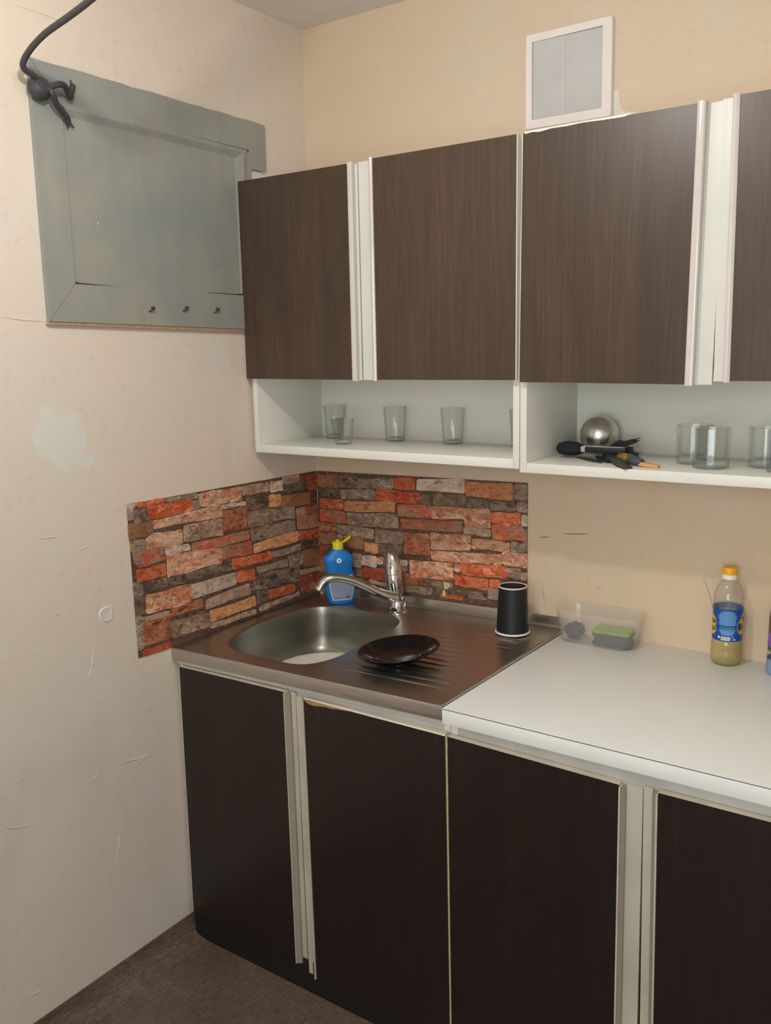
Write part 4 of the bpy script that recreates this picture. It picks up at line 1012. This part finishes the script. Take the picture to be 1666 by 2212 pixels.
def flower(a, z, sc):
    m = MB(); n = 18; ring = []
    for i in range(n * 2):
        t = math.pi * i / n; rr_ = (.0185 if i % 2 == 0 else .0150) * sc
        ring.append((a + rr_ * math.cos(t) / .0337, z + rr_ * math.sin(t)))
    pts = [ob + Vector((.0338 * math.cos(u), .0338 * math.sin(u), w)) for u, w in ring]; c = ob + Vector((.0340 * math.cos(a), .0340 * math.sin(a), z))
    m.add([c] + pts, [(0, i + 1, (i + 1) % len(pts) + 1) for i in range(len(pts))])
    f = m.build('sunflower_print', M['sun_petal'], lo, angle=60)
    m = MB(); pts = [ob + Vector((.0342 * math.cos(a + .007 * sc * math.cos(t) / .0337), .0342 * math.sin(a + .007 * sc * math.cos(t) / .0337), z + .007 * sc * math.sin(t))) for t in [2 * math.pi * i / 16 for i in range(16)]]
    m.add(pts, [tuple(range(16))]); m.build('sunflower_heart', M['sun_heart'], f)
flower(FA + 1.22, .094, 1.15); flower(FA - 1.25, .104, .9); flower(FA - 1.22, .086, .85); flower(FA + 1.35, .113, .8)

# ------------------------------------------------------------------ wrapped bottle at the very edge of the picture
eb = Vector((1.3985, -.052, ZT))
ed = thing('drink_bottle', eb, 'bottle with purple and green wrapper at the right picture edge', 'bottle')
MB().lathe([(.0, .0), (.034, .0), (.0385, .004), (.0390, .03), (.0378, .036)], eb, 32).build('base', M['bluep'], ed)
MB().lathe([(.0378, .036), (.0372, .055)], eb, 32).build('clear_band', M['pet'], ed)
MB().lathe([(.0372, .055), (.0372, .064)], eb, 32).build('green_band', M['greenp'], ed)
MB().lathe([(.0372, .064), (.0370, .095)], eb, 32).build('purple_band', M['purple'], ed)
MB().lathe([(.0370, .095), (.0368, .13), (.034, .15), (.02, .18), (.0135, .19), (.0135, .205), (.0, .205)], eb, 32).build('upper_wrap', M['scuff'], ed)

# ------------------------------------------------------------------ glasses in the open shelves
S1, S2 = 1.3101 + .0227, 1.3101 - .0075 + .0227
def tumbler(name, loc, label, group, rt, rb, h, wall, base, facets=0, depth=.03):
    t = thing(name, loc, label, 'glass', group)
    o = Vector(loc)
    outp = [(0, .0005), (rb * .85, .0), (rb, .0015), (rb + (rt - rb) * .3, h * .3), (rt, h - .001), (rt - wall * .5, h)]
    inp = [(rt - wall, h - .001), (rb + (rt - rb) * .3 - wall, h * .35), (rb - wall, base + .003), (rb * .6, base), (0, base)]
    MB().lathe(outp + inp, o, 48 if not facets else 48, None, flute=depth if facets else 0, nf=facets or 10).build('body', M['glass'], t, angle=50)
    MB().lathe([(0, .0015), (rb * .86, .0015), (rb - .0012, .003), (rb - .0010, base - .002), (rb * .8, base - .0006), (0, base - .0006)], o, 40).build('thick_base', M['glass_base'], t, angle=50)
    return t
g0 = tumbler('tall_glass', (.118, -.050, S1), 'tall straight clear glass nearest the shelf corner, behind the small glass', 'tall glasses on the corner cabinet shelf', .0330, .0268, .098, .0016, .010)
copy_tree(g0, (.336, -.050, S1), 'tall straight clear glass, middle of the row against the shelf back')
copy_tree(g0, (.526, -.050, S1), 'tall straight clear glass, right one of the row against the shelf back')
copy_tree(g0, (.735, -.050, S1), 'tall clear glass half hidden by the right side of the corner cabinet shelf')
tumbler('shot_glass', (.250, -.180, S1), 'small cut glass tumbler standing in front of the tall glasses', None, .0315, .0225, .070, .003, .012, 12, .02)
h0 = tumbler('whisky_tumbler', (1.2560, -.1950, S2), 'heavy faceted whisky tumbler in front, nearest the black utensils', 'heavy tumblers on the right cabinet shelf', .0385, .0375, .086, .005, .018, 12, .018)
copy_tree(h0, (1.2020, -.1330, S2), 'heavy faceted tumbler behind the front one, nearest the black utensils')
copy_tree(h0, (1.3560, -.1330, S2), 'heavy faceted tumbler in the back row near the right picture edge')
copy_tree(h0, (1.4080, -.1960, S2), 'heavy faceted tumbler in front, cut by the right picture edge')

# ------------------------------------------------------------------ utensils on the right shelf
la = Vector((.953, -.068, 1.375))
ld = thing('steel_ladle', (.953, -.068, S2), 'round polished steel ladle bowl standing in the right cabinet shelf', 'ladle')
view = (Vector((1.8123, -2.1773, 1.5891)) - la).normalized()
Tq = (view + Vector((-.12, 0, .25))).normalized().to_track_quat('Z', 'Y').to_matrix()
prof = [(.046 * math.cos(math.radians(a)), .046 * math.sin(math.radians(a))) for a in range(-32, 91, 8)] + [(0, .046)]
inn = [(r * .96, z * .96) for r, z in prof][::-1]
MB().lathe(prof + inn, la, 48, Tq).build('bowl', M['ladle'], ld, angle=60)
MB().tube(spline([la + Tq @ Vector((.03, .03, -.030)), la + Vector((.04, .03, -.03)), la + Vector((.07, .035, -.038)), (1.045, -.04, S2 + .007)], 5), .0045, 8, flat=.5).build('handle', M['ladle'], ld)

br = thing('scrubbing_brush', (.95, -.14, S2), 'black bristle brush with light grey handle on the right cabinet shelf', 'brush')
bm_ = MB(); rs = []
axb = [(.880, .004), (.884, .0105), (.896, .0155), (.915, .0170), (.932, .0155), (.943, .0115), (.946, .0095)]
for x, r in axb:
    rs.append([Vector((x, -.150 + r * 1.25 * math.cos(t) * (1 + .07 * math.sin(9 * t + x * 400)), 1.3470 + r * math.sin(t) * (1 + .06 * math.sin(7 * t + x * 300)))) for t in [2 * math.pi * i / 22 for i in range(22)]])
bm_.rings(rs); bm_.build('bristle_head', M['bristle'], br)
bs = MB(); rnd = random.Random(5)
for j in range(240):
    u = rnd.uniform(.05, .95); x = .882 + u * .058; r = .0168 * math.sin(math.pi * min(.98, u * .75 + .18)) * .99; t = rnd.uniform(0, 2 * math.pi)
    p = Vector((x, -.150 + r * 1.25 * math.cos(t), 1.347 + r * math.sin(t))); q = p + Vector((rnd.uniform(-.003, .001), .004 * math.cos(t), .0032 * math.sin(t)))
    bs.add([p, p + Vector((.0012, 0, 0)), q], [(0, 1, 2)])
tag(bs.build('bristle_tufts', M['bristle'], br, smooth=False), kind='stuff')
hd = MB(); hd.box(.944, 1.046, -.163, -.139, 1.3405, 1.3555, .004, seg=3); hd = hd.build('handle', M['greyhandle'], br)
MB().box(.956, 1.056, -.1655, -.160, 1.3415, 1.3545, .003, seg=3).build('rubber_grip', M['black'], hd)
tg = thing('black_tongs', (1.02, -.105, S2), 'black plastic tongs with forked tip behind the brush handle', 'tongs')
fork = [(.992, 1.348), (1.002, 1.358), (1.0159, 1.3672), (1.0285, 1.3650), (1.046, 1.3702), (1.0661, 1.3735), (1.0655, 1.3715), (1.053, 1.3675), (1.0663, 1.3681), (1.055, 1.3610), (1.0421, 1.3563), (1.0333, 1.3515), (1.012, 1.344)]
MB().prism(fork, lambda u, v, dd: Vector((u, -dd, v)), .098, .112, inset=.001).build('forked_arm', M['black'], tg)
MB().prism([(.985, S2 + .0006), (1.068, S2 + .0006), (1.0685, 1.3400), (1.058, 1.3412), (1.0545, 1.3530), (1.041, 1.3532), (1.039, 1.3440), (.985, 1.343)], lambda u, v, dd: Vector((u, -dd, v)), .113, .128, inset=.001).build('lower_arm', M['black'], tg)
def slab(m, pts, w, th, mi=0):
    # flat bar through points, widths w
    P = [Vector(p) for p in pts]; rs = []
    for i, p in enumerate(P):
        t = (P[min(i + 1, len(P) - 1)] - P[max(i - 1, 0)]); t.z = 0; t.normalize(); s_ = Vector((-t.y, t.x, 0))
        a = w[i]; rs.append([p + s_ * a + Vector((0, 0, -th)), p - s_ * a + Vector((0, 0, -th)), p - s_ * a * .9 + Vector((0, 0, th)), p + s_ * a * .9 + Vector((0, 0, th))])
    return m.rings(rs, mi=mi)
sp_ = thing('black_spatula', (1.05, -.21, S2), 'smoky dark spatula lying across the shelf edge under the brush', 'spatula')
slab(MB(), [(1.012, -.152, 1.3385), (1.045, -.198, 1.3345), (1.072, -.236, 1.3290), (1.098, -.272, 1.3262), (1.110, -.290, 1.3262)], [.012, .015, .016, .015, .009], .0012).build('blade', M['blade'], sp_)
MB().tube([(.992, -.128, 1.3325), (1.016, -.158, 1.3345)], .005, 8).build('handle', M['black'], sp_)
kn_ = thing('black_knife', (.99, -.18, S2), 'dark kitchen knife lying beneath the brush on the shelf', 'knife')
slab(MB(), [(.934, -.148, 1.3268), (.968, -.172, 1.3268), (1.000, -.200, 1.3268), (1.022, -.222, 1.3268)], [.006, .012, .012, .003], .0011).build('blade', M['blade'], kn_)
slab(MB(), [(.985, -.155, 1.331), (1.012, -.186, 1.3325), (1.036, -.215, 1.331)], [.006, .010, .004], .003).build('handle', M['black'], kn_)
pe = thing('patterned_peeler', (1.11, -.21, S2), 'wooden tipped utensil with black and gold patterned grip on the shelf', 'utensil')
def capsule(pts, rads, name, mat):
    return MB().tube(spline(pts, 4), [rads[min(int(i / 4), len(rads) - 1)] * (1 - (i % 4) / 4) + rads[min(int(i / 4) + 1, len(rads) - 1)] * ((i % 4) / 4) for i in range((len(pts) - 1) * 4 + 1)], 14, flat=.85).build(name, M[mat], pe)
capsule([(1.050, -.178, 1.338), (1.070, -.196, 1.3372), (1.092, -.2165, 1.3365)], [.010, .0125, .0128], 'grip', 'camo')
capsule([(1.090, -.215, 1.3366), (1.104, -.2285, 1.3358), (1.122, -.2385, 1.3345)], [.0130, .0130, .0085], 'collar', 'slate')
slab(MB(), [(1.118, -.2365, 1.3318), (1.140, -.2445, 1.3305), (1.164, -.2535, 1.329)], [.0085, .0075, .0045], .0038).build('wooden_tip', M['spoonwood'], pe)
